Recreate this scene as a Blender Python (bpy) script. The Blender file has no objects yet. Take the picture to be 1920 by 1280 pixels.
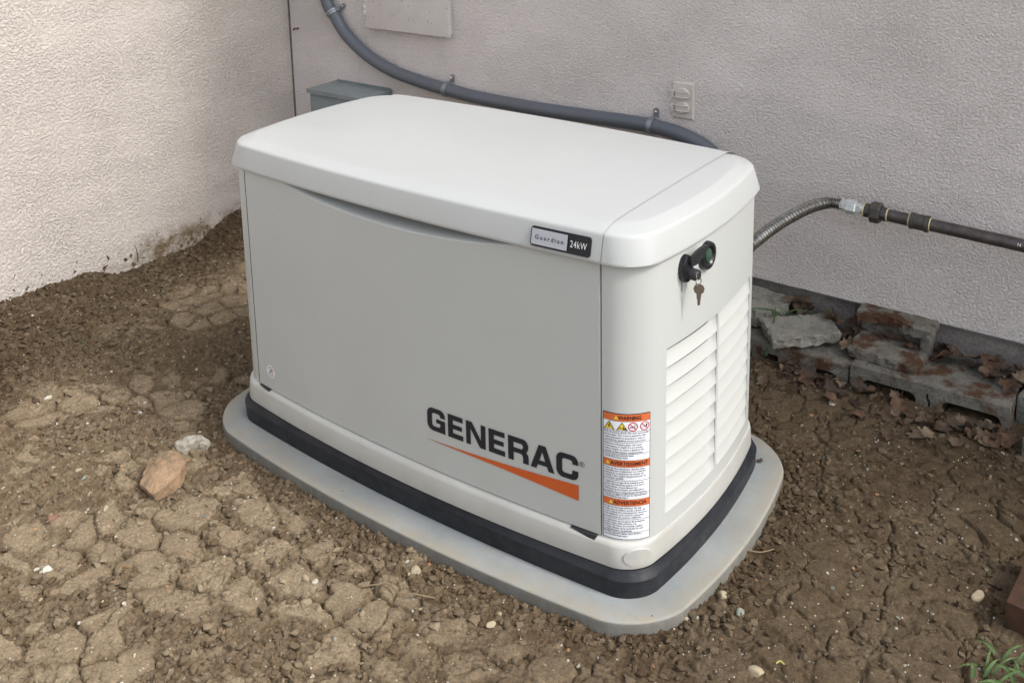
import bpy, bmesh, math, random
import numpy as np
from mathutils import Vector, Matrix
PI = math.pi
random.seed(7)
scene = bpy.context.scene
COL = scene.collection

# ------------------------------------------------------------------ camera
CAM_F, CAM_CX, CAM_CY = 1888.387, 955.09, 76.95      # focal length and lens axis, photo pixels
R_right = Vector((0.8071498, 0.5900151, -0.0197816))
R_up = Vector((-0.0988119, 0.1680601, 0.9808119))
R_fwd = Vector((-0.5820184, 0.7897075, -0.1939502))
cam = bpy.data.cameras.new('camera')
camo = bpy.data.objects.new('camera', cam)
COL.objects.link(camo)
M = Matrix((R_right, R_up, -R_fwd)).transposed().to_4x4()
M.translation = Vector((1.3963, -1.7731, 1.4324))
camo.matrix_world = M
cam.sensor_width = 36
cam.sensor_fit = 'HORIZONTAL'
cam.lens = 36 * CAM_F / 1920
cam.shift_x = (960 - CAM_CX) / 1920
cam.shift_y = -(640 - CAM_CY) / 1920                 # the photo's verticals are kept upright: a shifted lens
cam.clip_start = 0.05
cam.clip_end = 500
scene.camera = camo

# ------------------------------------------------------------------ sky and sun
SUN_EL, SUN_DIR = math.radians(46), Vector((1.0, 0.15, 0.0)).normalized()
world = bpy.data.worlds.new('World')
scene.world = world
world.use_nodes = True
wn = world.node_tree
for n in list(wn.nodes): wn.nodes.remove(n)
sky = wn.nodes.new('ShaderNodeTexSky')
sky.sky_type = 'NISHITA'
sky.sun_disc = False
sky.sun_elevation = SUN_EL
sky.sun_rotation = math.atan2(SUN_DIR.x, SUN_DIR.y)
sky.dust_density = 4.0
sky.air_density = 1.2
hsv = wn.nodes.new('ShaderNodeHueSaturation')        # an overcast sky is nearly colourless
hsv.inputs['Saturation'].default_value = 0.42
bg = wn.nodes.new('ShaderNodeBackground')
bg.inputs['Strength'].default_value = 0.15
wo = wn.nodes.new('ShaderNodeOutputWorld')
wn.links.new(sky.outputs[0], hsv.inputs['Color'])
wn.links.new(hsv.outputs[0], bg.inputs[0])
wn.links.new(bg.outputs[0], wo.inputs[0])
sun = bpy.data.lights.new('sun', 'SUN')
sun.energy = 0.95
sun.angle = math.radians(7)
sun.color = (1.0, 0.97, 0.94)
suno = bpy.data.objects.new('sun', sun)
COL.objects.link(suno)
sd = Vector((SUN_DIR.x * math.cos(SUN_EL), SUN_DIR.y * math.cos(SUN_EL), math.sin(SUN_EL)))
suno.rotation_euler = sd.to_track_quat('Z', 'Y').to_euler()
suno.location = (3, 0, 6)
scene.view_settings.view_transform = 'Standard'
scene.view_settings.look = 'None'
scene.view_settings.exposure = 0.98
scene.view_settings.gamma = 1.0

# ------------------------------------------------------------------ tagging helpers
def tag(o, label=None, cat=None, group=None, kind=None):
    if label: o['label'] = label
    if cat: o['category'] = cat
    if group: o['group'] = group
    if kind: o['kind'] = kind
    return o

def empty(name, loc, label, cat, group=None):
    o = bpy.data.objects.new(name, None)
    COL.objects.link(o)
    o.location = loc
    o.empty_display_size = 0.05
    return tag(o, label, cat, group)

def mobj(name, verts, faces, mat, parent=None, smooth=35, loc=None, label=None):
    """verts are world coordinates; the object's origin is the parent's (or loc)."""
    org = Vector(loc) if loc is not None else Vector((0, 0, 0))
    p = parent
    tot = Vector((0, 0, 0))
    while p is not None:
        tot += p.location
        p = p.parent
    off = tot + org
    me = bpy.data.meshes.new(name)
    me.from_pydata([tuple(Vector(v) - off) for v in verts], [], [tuple(f) for f in faces])
    me.validate()
    me.update()
    if mat is not None: me.materials.append(mat)
    if smooth:
        me.shade_smooth()
        if smooth < 180: me.set_sharp_from_angle(angle=math.radians(smooth))
    o = bpy.data.objects.new(name, me)
    COL.objects.link(o)
    if loc is not None: o.location = org
    if parent is not None: o.parent = parent
    if label: o['label'] = label
    return o

class MB:
    """collects shapes into one mesh"""
    def __init__(s): s.v = []; s.f = []
    def add(s, v, f):
        n = len(s.v); s.v += [tuple(p) for p in v]; s.f += [tuple(i + n for i in q) for q in f]; return s
    def box(s, c, d, rot=None, bev=0.0):
        bm = bmesh.new()
        bmesh.ops.create_cube(bm, size=1)
        for v in bm.verts: v.co = Vector((v.co.x * d[0], v.co.y * d[1], v.co.z * d[2]))
        if bev: bmesh.ops.bevel(bm, geom=list(bm.edges), offset=bev, segments=2, affect='EDGES', profile=0.6)
        m = (rot if rot is not None else Matrix.Identity(3))
        bm.verts.ensure_lookup_table()
        v = [m @ x.co + Vector(c) for x in bm.verts]
        bm.verts.index_update()
        f = [[x.index for x in q.verts] for q in bm.faces]
        bm.free()
        return s.add(v, f)
    def tube(s, path, rad, n=16, cap=True, start=0.0):
        path = [Vector(p) for p in path]
        rads = rad if isinstance(rad, (list, tuple)) else [rad] * len(path)
        t0 = (path[1] - path[0]).normalized()
        up = Vector((0, 0, 1)) if abs(t0.z) < 0.9 else Vector((0, 1, 0))
        nrm = t0.cross(up).normalized()
        vs = []; fs = []
        for i, p in enumerate(path):
            t = (path[min(i + 1, len(path) - 1)] - path[max(i - 1, 0)]).normalized()
            nrm = (nrm - t * nrm.dot(t)).normalized()
            b = t.cross(nrm)
            for k in range(n):
                a = 2 * PI * k / n + start
                vs.append(p + (nrm * math.cos(a) + b * math.sin(a)) * rads[i])
        for i in range(len(path) - 1):
            for k in range(n):
                k2 = (k + 1) % n
                fs.append((i * n + k, i * n + k2, (i + 1) * n + k2, (i + 1) * n + k))
        if cap:
            fs.append(tuple(range(n))[::-1])
            fs.append(tuple((len(path) - 1) * n + k for k in range(n)))
        return s.add(vs, fs)
    def build(s, name, mat, parent=None, smooth=35, loc=None, label=None):
        return mobj(name, s.v, s.f, mat, parent, smooth, loc, label)

def smoothpath(pts, sub=8):
    pts = [Vector(p) for p in pts]
    out = []
    for i in range(len(pts) - 1):
        p0 = pts[max(i - 1, 0)]; p1 = pts[i]; p2 = pts[i + 1]; p3 = pts[min(i + 2, len(pts) - 1)]
        for k in range(sub):
            t = k / sub
            out.append(0.5 * ((2 * p1) + (-p0 + p2) * t + (2 * p0 - 5 * p1 + 4 * p2 - p3) * t * t + (-p0 + 3 * p1 - 3 * p2 + p3) * t ** 3))
    out.append(pts[-1])
    return out

# ------------------------------------------------------------------ numpy noise
def _h(ix, iy, s):
    n = (ix.astype(np.int64) * 374761393 + iy.astype(np.int64) * 668265263 + s * 1442695041) & 0xffffffff
    n = ((n ^ (n >> 13)) * 1274126177) & 0xffffffff
    n = (n ^ (n >> 16)) & 0xffffffff
    n = (n * 2246822519) & 0xffffffff
    return ((n ^ (n >> 15)) & 0xffffffff) / 4294967295.0
def vnoise(x, y, s=0):
    ix = np.floor(x); iy = np.floor(y); fx = x - ix; fy = y - iy
    fx = fx * fx * (3 - 2 * fx); fy = fy * fy * (3 - 2 * fy)
    a = _h(ix, iy, s); b = _h(ix + 1, iy, s); c = _h(ix, iy + 1, s); d = _h(ix + 1, iy + 1, s)
    return (a * (1 - fx) + b * fx) * (1 - fy) + (c * (1 - fx) + d * fx) * fy
def fbm(x, y, s=0, o=4):
    r = 0; a = 0.5; t = 0
    for k in range(o):
        r = r + a * vnoise(x * 2 ** k + 17.3 * k, y * 2 ** k + 9.1 * k, s + k); t += a; a *= 0.5
    return r / t
def voro(x, y, s=0):
    """F1, F2, cell id hash"""
    ix = np.floor(x); iy = np.floor(y)
    f1 = np.full(x.shape, 9.0); f2 = np.full(x.shape, 9.0); cid = np.zeros(x.shape)
    for dx in (-1, 0, 1):
        for dy in (-1, 0, 1):
            cx = ix + dx; cy = iy + dy
            px = cx + 0.1 + 0.8 * _h(cx, cy, s + 11); py = cy + 0.1 + 0.8 * _h(cx, cy, s + 23)
            d = np.hypot(px - x, py - y)
            c = _h(cx, cy, s + 37)
            near = d < f1
            f2 = np.where(near, f1, np.minimum(f2, d))
            cid = np.where(near, c, cid)
            f1 = np.where(near, d, f1)
    return f1, f2, cid
def sstep(a, b, x):
    t = np.clip((x - a) / (b - a), 0, 1)
    return t * t * (3 - 2 * t)

# ------------------------------------------------------------------ materials
def new_mat(name):
    m = bpy.data.materials.new(name); m.use_nodes = True
    nt = m.node_tree
    b = nt.nodes['Principled BSDF']
    return m, nt, b
def coords(nt, scale=(1, 1, 1)):
    g = nt.nodes.new('ShaderNodeNewGeometry')
    mp = nt.nodes.new('ShaderNodeMapping'); mp.inputs['Scale'].default_value = scale
    nt.links.new(g.outputs['Position'], mp.inputs['Vector'])
    return mp.outputs['Vector']
def noise(nt, vec, scale, detail=4, rough=0.5, dist=0.0):
    n = nt.nodes.new('ShaderNodeTexNoise')
    n.inputs['Scale'].default_value = scale; n.inputs['Detail'].default_value = detail
    n.inputs['Roughness'].default_value = rough; n.inputs['Distortion'].default_value = dist
    nt.links.new(vec, n.inputs['Vector'])
    return n.outputs['Fac']
def ramp(nt, fac, stops):
    r = nt.nodes.new('ShaderNodeValToRGB')
    while len(r.color_ramp.elements) < len(stops): r.color_ramp.elements.new(0.5)
    for e, (p, c) in zip(r.color_ramp.elements, stops):
        e.position = p
        e.color = (c, c, c, 1) if isinstance(c, (int, float)) else (*c, 1)
    nt.links.new(fac, r.inputs['Fac'])
    return r.outputs['Color']
def mixc(nt, fac, a, b, mode='MIX'):
    m = nt.nodes.new('ShaderNodeMix'); m.data_type = 'RGBA'; m.blend_type = mode
    for sock, val in ((m.inputs['Factor'], fac), (m.inputs['A'], a), (m.inputs['B'], b)):
        pass
    ins = [i for i in m.inputs if i.enabled] if False else m.inputs
    f = m.inputs[0]; A = m.inputs[6]; B = m.inputs[7]
    for sock, val in ((f, fac), (A, a), (B, b)):
        if hasattr(val, 'is_output'): nt.links.new(val, sock)
        elif isinstance(val, (int, float)): sock.default_value = val
        else: sock.default_value = (*val, 1)
    return m.outputs[2]
def math_(nt, op, a, b=0.0, clamp=False):
    m = nt.nodes.new('ShaderNodeMath'); m.operation = op; m.use_clamp = clamp
    for i, v in enumerate((a, b)):
        if hasattr(v, 'is_output'): nt.links.new(v, m.inputs[i])
        else: m.inputs[i].default_value = v
    return m.outputs[0]
def bump(nt, b, height, dist=0.001, strength=1.0):
    n = nt.nodes.new('ShaderNodeBump'); n.inputs['Distance'].default_value = dist; n.inputs['Strength'].default_value = strength
    nt.links.new(height, n.inputs['Height']); nt.links.new(n.outputs[0], b.inputs['Normal'])
def simple(name, col, rough=0.5, metal=0.0, var=0.06, vscale=6.0, bumpd=0.0, bscale=400, spec=0.5, coat=0.0):
    m, nt, b = new_mat(name)
    v = coords(nt)
    n = noise(nt, v, vscale, 5, 0.6)
    lo = tuple(max(0, c * (1 - var)) for c in col); hi = tuple(c * (1 + var) for c in col)
    nt.links.new(ramp(nt, n, [(0.3, lo), (0.7, hi)]), b.inputs['Base Color'])
    n2 = noise(nt, v, vscale * 3, 3, 0.6)
    r = ramp(nt, n2, [(0.3, max(0.0, rough - 0.07)), (0.7, min(1, rough + 0.07))])
    nt.links.new(r, b.inputs['Roughness'])
    b.inputs['Metallic'].default_value = metal
    b.inputs['Specular IOR Level'].default_value = spec
    b.inputs['Coat Weight'].default_value = coat
    if bumpd: bump(nt, b, noise(nt, v, bscale, 3, 0.6), bumpd)
    return m

def stucco_mat(name, col, dirt, sc=105, bd=0.0042):
    m, nt, b = new_mat(name)
    v = coords(nt)
    big = noise(nt, v, 2.3, 5, 0.6)
    base = ramp(nt, big, [(0.3, tuple(c * 0.93 for c in col)), (0.7, tuple(c * 1.05 for c in col))])
    mid = noise(nt, v, 11, 5, 0.7)
    stain = ramp(nt, mid, [(0.60, 0.0), (0.76, 1.0)])
    base = mixc(nt, math_(nt, 'MULTIPLY', stain, 0.22), base, (0.36, 0.31, 0.24))
    # dust plus painted-in shade in the troughs, painted highlights on the grain tops
    fine = noise(nt, v, sc, 3, 0.55, 0.5)
    base = mixc(nt, ramp(nt, fine, [(0.34, 0.26), (0.47, 0.0)]), base, tuple(c * 0.50 for c in col))
    base = mixc(nt, ramp(nt, fine, [(0.56, 0.0), (0.68, 0.22)]), base, tuple(min(1, c * 1.22) for c in col))
    if dirt:
        g = nt.nodes.new('ShaderNodeNewGeometry'); sx = nt.nodes.new('ShaderNodeSeparateXYZ')
        nt.links.new(g.outputs['Position'], sx.inputs[0])
        z = sx.outputs['Z']; y = sx.outputs['Y']
        low = math_(nt, 'SUBTRACT', 1.0, math_(nt, 'MULTIPLY', math_(nt, 'SUBTRACT', z, 0.0), 7.5), True)
        # splashes of mud thrown up from the soil
        sp = noise(nt, v, 55, 2, 0.5)
        thr = math_(nt, 'ADD', math_(nt, 'MULTIPLY', low, 0.20), sp)
        spots = ramp(nt, thr, [(0.80, 0.0), (0.83, 1.0)])
        base = mixc(nt, spots, base, (0.07, 0.05, 0.032))
        band = math_(nt, 'SUBTRACT', 1.0, math_(nt, 'MULTIPLY', math_(nt, 'SUBTRACT', z, 0.02), 14.0), True)
        far = math_(nt, 'MULTIPLY', math_(nt, 'ADD', y, 0.05), 4.0, True)
        mud = math_(nt, 'MULTIPLY', band, math_(nt, 'MULTIPLY', far, ramp(nt, noise(nt, v, 14, 6, 0.75), [(0.38, 0.0), (0.60, 1.0)])))
        base = mixc(nt, mud, base, (0.16, 0.115, 0.06))
    nt.links.new(base, b.inputs['Base Color'])
    b.inputs['Roughness'].default_value = 0.93
    b.inputs['Specular IOR Level'].default_value = 0.25
    h1 = noise(nt, v, sc, 3, 0.55, 0.5)
    h1 = ramp(nt, h1, [(0.36, 0.0), (0.60, 1.0)])
    h2 = noise(nt, v, 420, 3, 0.6)
    # the trowel left smoother and rougher passes
    tr = ramp(nt, noise(nt, coords(nt, (1, 1, 2.2)), 3.5, 4, 0.6), [(0.35, 0.55), (0.65, 1.0)])
    hh = math_(nt, 'MULTIPLY', math_(nt, 'ADD', h1, math_(nt, 'MULTIPLY', h2, 0.35)), tr)
    bump(nt, b, hh, bd, 1.0)
    return m

def soil_mat():
    m, nt, b = new_mat('cracked_soil')
    a = nt.nodes.new('ShaderNodeAttribute'); a.attribute_name = 'soil'
    v = coords(nt)
    n = noise(nt, v, 190, 4, 0.7)
    c = mixc(nt, 1.0, a.outputs['Color'], ramp(nt, n, [(0.28, (0.58, 0.56, 0.54)), (0.72, (1.36, 1.34, 1.31))]), 'MULTIPLY')
    n2 = noise(nt, v, 36, 5, 0.65)
    c = mixc(nt, 1.0, c, ramp(nt, n2, [(0.3, (0.82, 0.80, 0.78)), (0.7, (1.14, 1.13, 1.10))]), 'MULTIPLY')
    # mineral grit
    vo = nt.nodes.new('ShaderNodeTexVoronoi'); vo.inputs['Scale'].default_value = 170
    nt.links.new(v, vo.inputs['Vector'])
    sep = nt.nodes.new('ShaderNodeSeparateColor'); nt.links.new(vo.outputs['Color'], sep.inputs[0])
    pick = math_(nt, 'GREATER_THAN', sep.outputs[0], 0.975)
    dot = math_(nt, 'LESS_THAN', vo.outputs['Distance'], 0.30)
    c = mixc(nt, math_(nt, 'MULTIPLY', pick, dot), c, (0.45, 0.42, 0.36))
    nt.links.new(c, b.inputs['Base Color'])
    b.inputs['Roughness'].default_value = 0.95
    b.inputs['Specular IOR Level'].default_value = 0.2
    h = noise(nt, v, 260, 5, 0.75)
    h2 = noise(nt, v, 70, 4, 0.7)
    bump(nt, b, math_(nt, 'ADD', h, math_(nt, 'MULTIPLY', h2, 0.6)), 0.0030, 0.9)
    return m

def attr_mat(name, attr, rough=0.95, bd=0.0015, bs=300):
    m, nt, b = new_mat(name)
    a = nt.nodes.new('ShaderNodeAttribute'); a.attribute_name = attr
    v = coords(nt)
    n = noise(nt, v, 160, 4, 0.7)
    c = mixc(nt, 1.0, a.outputs['Color'], ramp(nt, n, [(0.25, (0.72, 0.70, 0.68)), (0.75, (1.25, 1.24, 1.22))]), 'MULTIPLY')
    nt.links.new(c, b.inputs['Base Color']); b.inputs['Roughness'].default_value = rough
    b.inputs['Specular IOR Level'].default_value = 0.25
    bump(nt, b, noise(nt, v, bs, 4, 0.7), bd)
    return m

def concrete_mat(name, col, rust=0.0, pit=1.0, moss=0.0, bd=0.0016):
    m, nt, b = new_mat(name)
    v = coords(nt)
    n = noise(nt, v, 16, 6, 0.7)
    c = ramp(nt, n, [(0.28, tuple(x * 0.68 for x in col)), (0.5, col), (0.72, tuple(x * 1.22 for x in col))])
    n1 = noise(nt, v, 150, 3, 0.7)
    c = mixc(nt, 1.0, c, ramp(nt, n1, [(0.3, (0.72,) * 3), (0.6, (1.12,) * 3)]), 'MULTIPLY')
    if rust:
        r = noise(nt, v, 13, 5, 0.62)
        c = mixc(nt, ramp(nt, r, [(0.56 - 0.12 * rust, 0.0), (0.66 - 0.10 * rust, 0.9)]), c, (0.080, 0.034, 0.014))
    if moss:
        r = noise(nt, v, 21, 5, 0.7)
        c = mixc(nt, ramp(nt, r, [(0.52, 0.0), (0.66, 0.8 * moss)]), c, (0.05, 0.04, 0.022))
    nt.links.new(c, b.inputs['Base Color'])
    b.inputs['Roughness'].default_value = 0.94; b.inputs['Specular IOR Level'].default_value = 0.25
    h = math_(nt, 'ADD', noise(nt, v, 120, 4, 0.75), math_(nt, 'MULTIPLY', noise(nt, v, 35, 3, 0.6), 1.4))
    bump(nt, b, h, bd * 2)
    return m

def paint_mat(name, col, rough=0.36, dust=0.0):
    """powder-coated sheet metal: fine orange peel, faint smears, a few specks of grit"""
    m, nt, b = new_mat(name)
    v = coords(nt)
    n = noise(nt, v, 3.0, 4, 0.6)
    c = ramp(nt, n, [(0.3, tuple(x * 0.975 for x in col)), (0.7, tuple(min(1, x * 1.02) for x in col))])
    vo = nt.nodes.new('ShaderNodeTexVoronoi'); vo.inputs['Scale'].default_value = 34
    nt.links.new(v, vo.inputs['Vector'])
    sep = nt.nodes.new('ShaderNodeSeparateColor'); nt.links.new(vo.outputs['Color'], sep.inputs[0])
    pick = math_(nt, 'GREATER_THAN', sep.outputs[1], 0.965)
    dot = math_(nt, 'LESS_THAN', vo.outputs['Distance'], 0.05)
    c = mixc(nt, math_(nt, 'MULTIPLY', math_(nt, 'MULTIPLY', pick, dot), 0.75), c, (0.16, 0.14, 0.11))
    if dust:
        g = nt.nodes.new('ShaderNodeNewGeometry'); sx = nt.nodes.new('ShaderNodeSeparateXYZ')
        nt.links.new(g.outputs['Position'], sx.inputs[0])
        low = math_(nt, 'SUBTRACT', 1.0, math_(nt, 'MULTIPLY', sx.outputs['Z'], 3.2), True)
        nn = ramp(nt, noise(nt, v, 9, 6, 0.7), [(0.38, 0.0), (0.75, 1.0)])
        c = mixc(nt, math_(nt, 'MULTIPLY', math_(nt, 'MULTIPLY', low, nn), dust), c, (0.33, 0.28, 0.21))
    nt.links.new(c, b.inputs['Base Color'])
    nt.links.new(ramp(nt, noise(nt, v, 7, 4, 0.6), [(0.3, rough - 0.05), (0.7, rough + 0.08)]), b.inputs['Roughness'])
    bump(nt, b, noise(nt, v, 420, 2, 0.5), 0.00012, 0.6)
    return m

MAT = {}
MAT['stucco_side'] = stucco_mat('side_stucco_dimmed', (0.565, 0.518, 0.480), True, 128, 0.0036)  # one paint for both walls, toned down here where the sun falls
MAT['stucco_back'] = stucco_mat('back_stucco_lightened', (0.755, 0.698, 0.672), False, 158, 0.0033)  # the side wall's paint, with missing skylight put into its colour
MAT['foundation'] = concrete_mat('foundation_concrete', (0.25, 0.228, 0.214), moss=0.3)
MAT['added_soffit'] = simple('added_eave_paint', (0.5, 0.46, 0.43), 0.8)
MAT['soil'] = soil_mat()
MAT['crumb'] = attr_mat('loose_soil', 'tone')
MAT['cabinet'] = paint_mat('bisque_paint', (0.492, 0.512, 0.498), 0.42, 0.25)
MAT['ring'] = paint_mat('bisque_base_paint', (0.47, 0.475, 0.45), 0.38, 0.4)
MAT['louver'] = paint_mat('louver_paint', (0.47, 0.485, 0.465), 0.45, 0.1)
MAT['roof'] = paint_mat('roof_paint', (0.450, 0.467, 0.461), 0.36, 0.0)
MAT['core'] = simple('cabinet_inside', (0.030, 0.032, 0.037), 0.7)
def band_mat():
    m, nt, b = new_mat('black_base_plastic')
    v = coords(nt)
    c = ramp(nt, noise(nt, v, 14, 6, 0.75), [(0.35, (0.010, 0.012, 0.016)), (0.75, (0.032, 0.034, 0.040))])
    du = ramp(nt, noise(nt, coords(nt, (1, 1, 4)), 26, 6, 0.8), [(0.62, 0.0), (0.84, 0.45)])
    c = mixc(nt, du, c, (0.16, 0.145, 0.12))
    nt.links.new(c, b.inputs['Base Color'])
    nt.links.new(ramp(nt, noise(nt, v, 30, 4, 0.7), [(0.3, 0.38), (0.7, 0.62)]), b.inputs['Roughness'])
    b.inputs['Specular IOR Level'].default_value = 0.3
    bump(nt, b, noise(nt, v, 300, 3, 0.6), 0.0002)
    return m
MAT['band'] = band_mat()
def pad_mat():
    m, nt, b = new_mat('pad_surface')
    v = coords(nt)
    c = ramp(nt, noise(nt, v, 5, 6, 0.65), [(0.25, (0.205, 0.224, 0.230)), (0.5, (0.265, 0.290, 0.296)), (0.78, (0.345, 0.362, 0.360))])
    # dried muddy water along the rim
    a = nt.nodes.new('ShaderNodeAttribute'); a.attribute_name = 'rim'
    rimn = math_(nt, 'MULTIPLY', a.outputs['Fac'], ramp(nt, noise(nt, v, 22, 6, 0.75), [(0.30, 0.05), (0.66, 1.0)]))
    c = mixc(nt, math_(nt, 'MULTIPLY', rimn, 0.85), c, (0.320, 0.278, 0.205))
    st_ = ramp(nt, noise(nt, v, 8.5, 7, 0.72, 0.4), [(0.46, 0.0), (0.68, 0.45)])
    c = mixc(nt, st_, c, (0.30, 0.275, 0.225))
    dk_ = ramp(nt, noise(nt, v, 30, 6, 0.75), [(0.60, 0.0), (0.72, 0.35)])
    c = mixc(nt, dk_, c, (0.14, 0.135, 0.12))
    vo = nt.nodes.new('ShaderNodeTexVoronoi'); vo.inputs['Scale'].default_value = 30
    nt.links.new(v, vo.inputs['Vector'])
    sep = nt.nodes.new('ShaderNodeSeparateColor'); nt.links.new(vo.outputs['Color'], sep.inputs[0])
    pick = math_(nt, 'GREATER_THAN', sep.outputs[1], 0.90)
    dot = math_(nt, 'LESS_THAN', vo.outputs['Distance'], 0.055)
    c = mixc(nt, math_(nt, 'MULTIPLY', pick, dot), c, (0.07, 0.055, 0.04))
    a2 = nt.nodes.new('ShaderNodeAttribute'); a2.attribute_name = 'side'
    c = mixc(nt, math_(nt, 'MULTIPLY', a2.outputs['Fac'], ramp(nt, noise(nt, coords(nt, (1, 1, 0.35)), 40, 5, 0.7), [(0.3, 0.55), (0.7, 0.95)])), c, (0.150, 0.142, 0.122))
    nt.links.new(c, b.inputs['Base Color'])
    b.inputs['Roughness'].default_value = 0.9; b.inputs['Specular IOR Level'].default_value = 0.2
    bump(nt, b, noise(nt, v, 130, 6, 0.75), 0.0011)
    return m
MAT['pad'] = pad_mat()
MAT['jointdirt'] = simple('joint_dirt', (0.12, 0.095, 0.085), 0.9, var=0.5, vscale=40)
MAT['black'] = simple('black_plastic', (0.012, 0.013, 0.016), 0.32)
MAT['black_rough'] = simple('dark_rubber', (0.022, 0.023, 0.026), 0.55)
MAT['ink'] = simple('logo_ink', (0.012, 0.014, 0.022), 0.42, var=0.02)
MAT['orange'] = simple('logo_orange', (0.56, 0.105, 0.022), 0.42, var=0.03)
MAT['lblwhite'] = simple('label_white', (0.80, 0.83, 0.88), 0.4, var=0.02)
MAT['lblorange'] = simple('label_orange', (0.62, 0.15, 0.05), 0.4, var=0.03)
MAT['lblyellow'] = simple('label_yellow', (0.78, 0.60, 0.06), 0.4, var=0.03)
MAT['lblred'] = simple('label_red', (0.55, 0.03, 0.05), 0.4, var=0.03)
MAT['silver'] = simple('badge_silver', (0.46, 0.48, 0.53), 0.35, 0.2, var=0.02)
MAT['badgetext'] = simple('badge_lettering', (0.78, 0.79, 0.80), 0.4, 0.0, var=0.02)
MAT['conduit'] = simple('grey_conduit', (0.095, 0.108, 0.130), 0.38, bumpd=0.0003, bscale=250)
MAT['strap'] = simple('zinc_strap', (0.30, 0.32, 0.35), 0.42, 0.75, var=0.12, vscale=30)
MAT['steel'] = simple('stainless_hose', (0.34, 0.33, 0.315), 0.28, 0.95, var=0.2, vscale=60)
MAT['zinc'] = simple('bright_zinc', (0.80, 0.84, 0.86), 0.30, 0.7, var=0.06, vscale=40)
MAT['iron'] = simple('black_iron', (0.088, 0.074, 0.070), 0.34, 0.45, var=0.35, vscale=40, bumpd=0.0004, bscale=350)
MAT['castiron'] = simple('cast_iron', (0.072, 0.064, 0.057), 0.48, 0.3, var=0.3, vscale=60, bumpd=0.0008, bscale=300)
MAT['dope'] = simple('thread_sealant', (0.62, 0.55, 0.30), 0.6)
MAT['boxgrey'] = simple('grey_enamel', (0.20, 0.235, 0.245), 0.45, var=0.10, vscale=14)
MAT['panel'] = simple('beige_enamel', (0.60, 0.565, 0.545), 0.5, var=0.05, vscale=20)
def spotted(m):
    nt = m.node_tree; b = nt.nodes['Principled BSDF']
    old = b.inputs['Base Color'].links[0].from_socket
    v = coords(nt)
    n = ramp(nt, noise(nt, v, 75, 3, 0.5), [(0.66, 0.0), (0.70, 0.6)])
    nt.links.new(mixc(nt, n, old, (0.26, 0.22, 0.19)), b.inputs['Base Color'])
spotted(MAT['panel'])
MAT['outlet'] = simple('outlet_plastic', (0.58, 0.535, 0.50), 0.5, var=0.06, vscale=40)
MAT['green'] = simple('green_lens', (0.035, 0.075, 0.05), 0.18)
MAT['brass'] = simple('nickel_key', (0.27, 0.22, 0.185), 0.36, 0.7, var=0.1, vscale=60)
MAT['chrome'] = simple('bright_steel', (0.62, 0.61, 0.58), 0.22, 1.0)
MAT['clear'] = simple('clear_plastic', (0.55, 0.57, 0.57), 0.25)
MAT['cmu'] = concrete_mat('block_concrete', (0.185, 0.175, 0.152), rust=0.35, moss=0.5, bd=0.002)
MAT['slab'] = concrete_mat('slab_concrete', (0.27, 0.262, 0.225), rust=0.0, moss=0.45, bd=0.002)
MAT['rustyblock'] = concrete_mat('mossy_block', (0.20, 0.188, 0.162), rust=0.7, moss=0.4, bd=0.002)
MAT['oldblock'] = concrete_mat('weathered_block', (0.22, 0.225, 0.20), rust=0.0, moss=0.7, bd=0.003)
def rock_mat(name, stops, scale=22, bd=0.003):
    m, nt, b = new_mat(name)
    v = coords(nt)
    nt.links.new(ramp(nt, noise(nt, v, scale, 6, 0.65), stops), b.inputs['Base Color'])
    b.inputs['Roughness'].default_value = 0.85; b.inputs['Specular IOR Level'].default_value = 0.3
    bump(nt, b, noise(nt, v, 90, 5, 0.7), bd)
    return m
MAT['rock_orange'] = rock_mat('orange_rock', [(0.28, (0.15, 0.12, 0.08)), (0.42, (0.23, 0.175, 0.115)), (0.50, (0.30, 0.195, 0.115)), (0.58, (0.34, 0.235, 0.150)), (0.72, (0.20, 0.165, 0.115))], 34, 0.005)
MAT['rock_white'] = rock_mat('pale_rock', [(0.35, (0.15, 0.115, 0.08)), (0.48, (0.37, 0.34, 0.28)), (0.70, (0.56, 0.54, 0.47))], 38, 0.006)
MAT['peb_tan'] = rock_mat('tan_pebble', [(0.3, (0.26, 0.215, 0.14)), (0.7, (0.40, 0.34, 0.23))], 30, 0.0005)
MAT['peb_green'] = rock_mat('grey_green_pebble', [(0.3, (0.17, 0.185, 0.155)), (0.7, (0.27, 0.29, 0.24))], 30, 0.0005)
MAT['peb_white'] = rock_mat('white_pebble', [(0.3, (0.34, 0.31, 0.25)), (0.7, (0.58, 0.56, 0.49))], 30, 0.001)
MAT['peb_orange'] = rock_mat('orange_pebble', [(0.3, (0.24, 0.15, 0.09)), (0.7, (0.37, 0.245, 0.15))], 30, 0.0008)
MAT['peb_brown'] = rock_mat('brown_clod', [(0.3, (0.085, 0.062, 0.040)), (0.7, (0.17, 0.13, 0.088))], 50, 0.003)
MAT['peb_red'] = rock_mat('red_chip', [(0.3, (0.16, 0.085, 0.062)), (0.7, (0.25, 0.14, 0.105))], 50, 0.001)
MAT['brick'] = rock_mat('brick_clay', [(0.3, (0.035, 0.025, 0.016)), (0.7, (0.085, 0.040, 0.024))], 30, 0.002)
def leaf_mat(name, c1, c2):
    m, nt, b = new_mat(name)
    v = coords(nt)
    nt.links.new(ramp(nt, noise(nt, v, 60, 5, 0.6), [(0.3, c1), (0.7, c2)]), b.inputs['Base Color'])
    b.inputs['Roughness'].default_value = 0.75
    bump(nt, b, noise(nt, v, 180, 3, 0.6), 0.0006)
    return m
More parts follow.
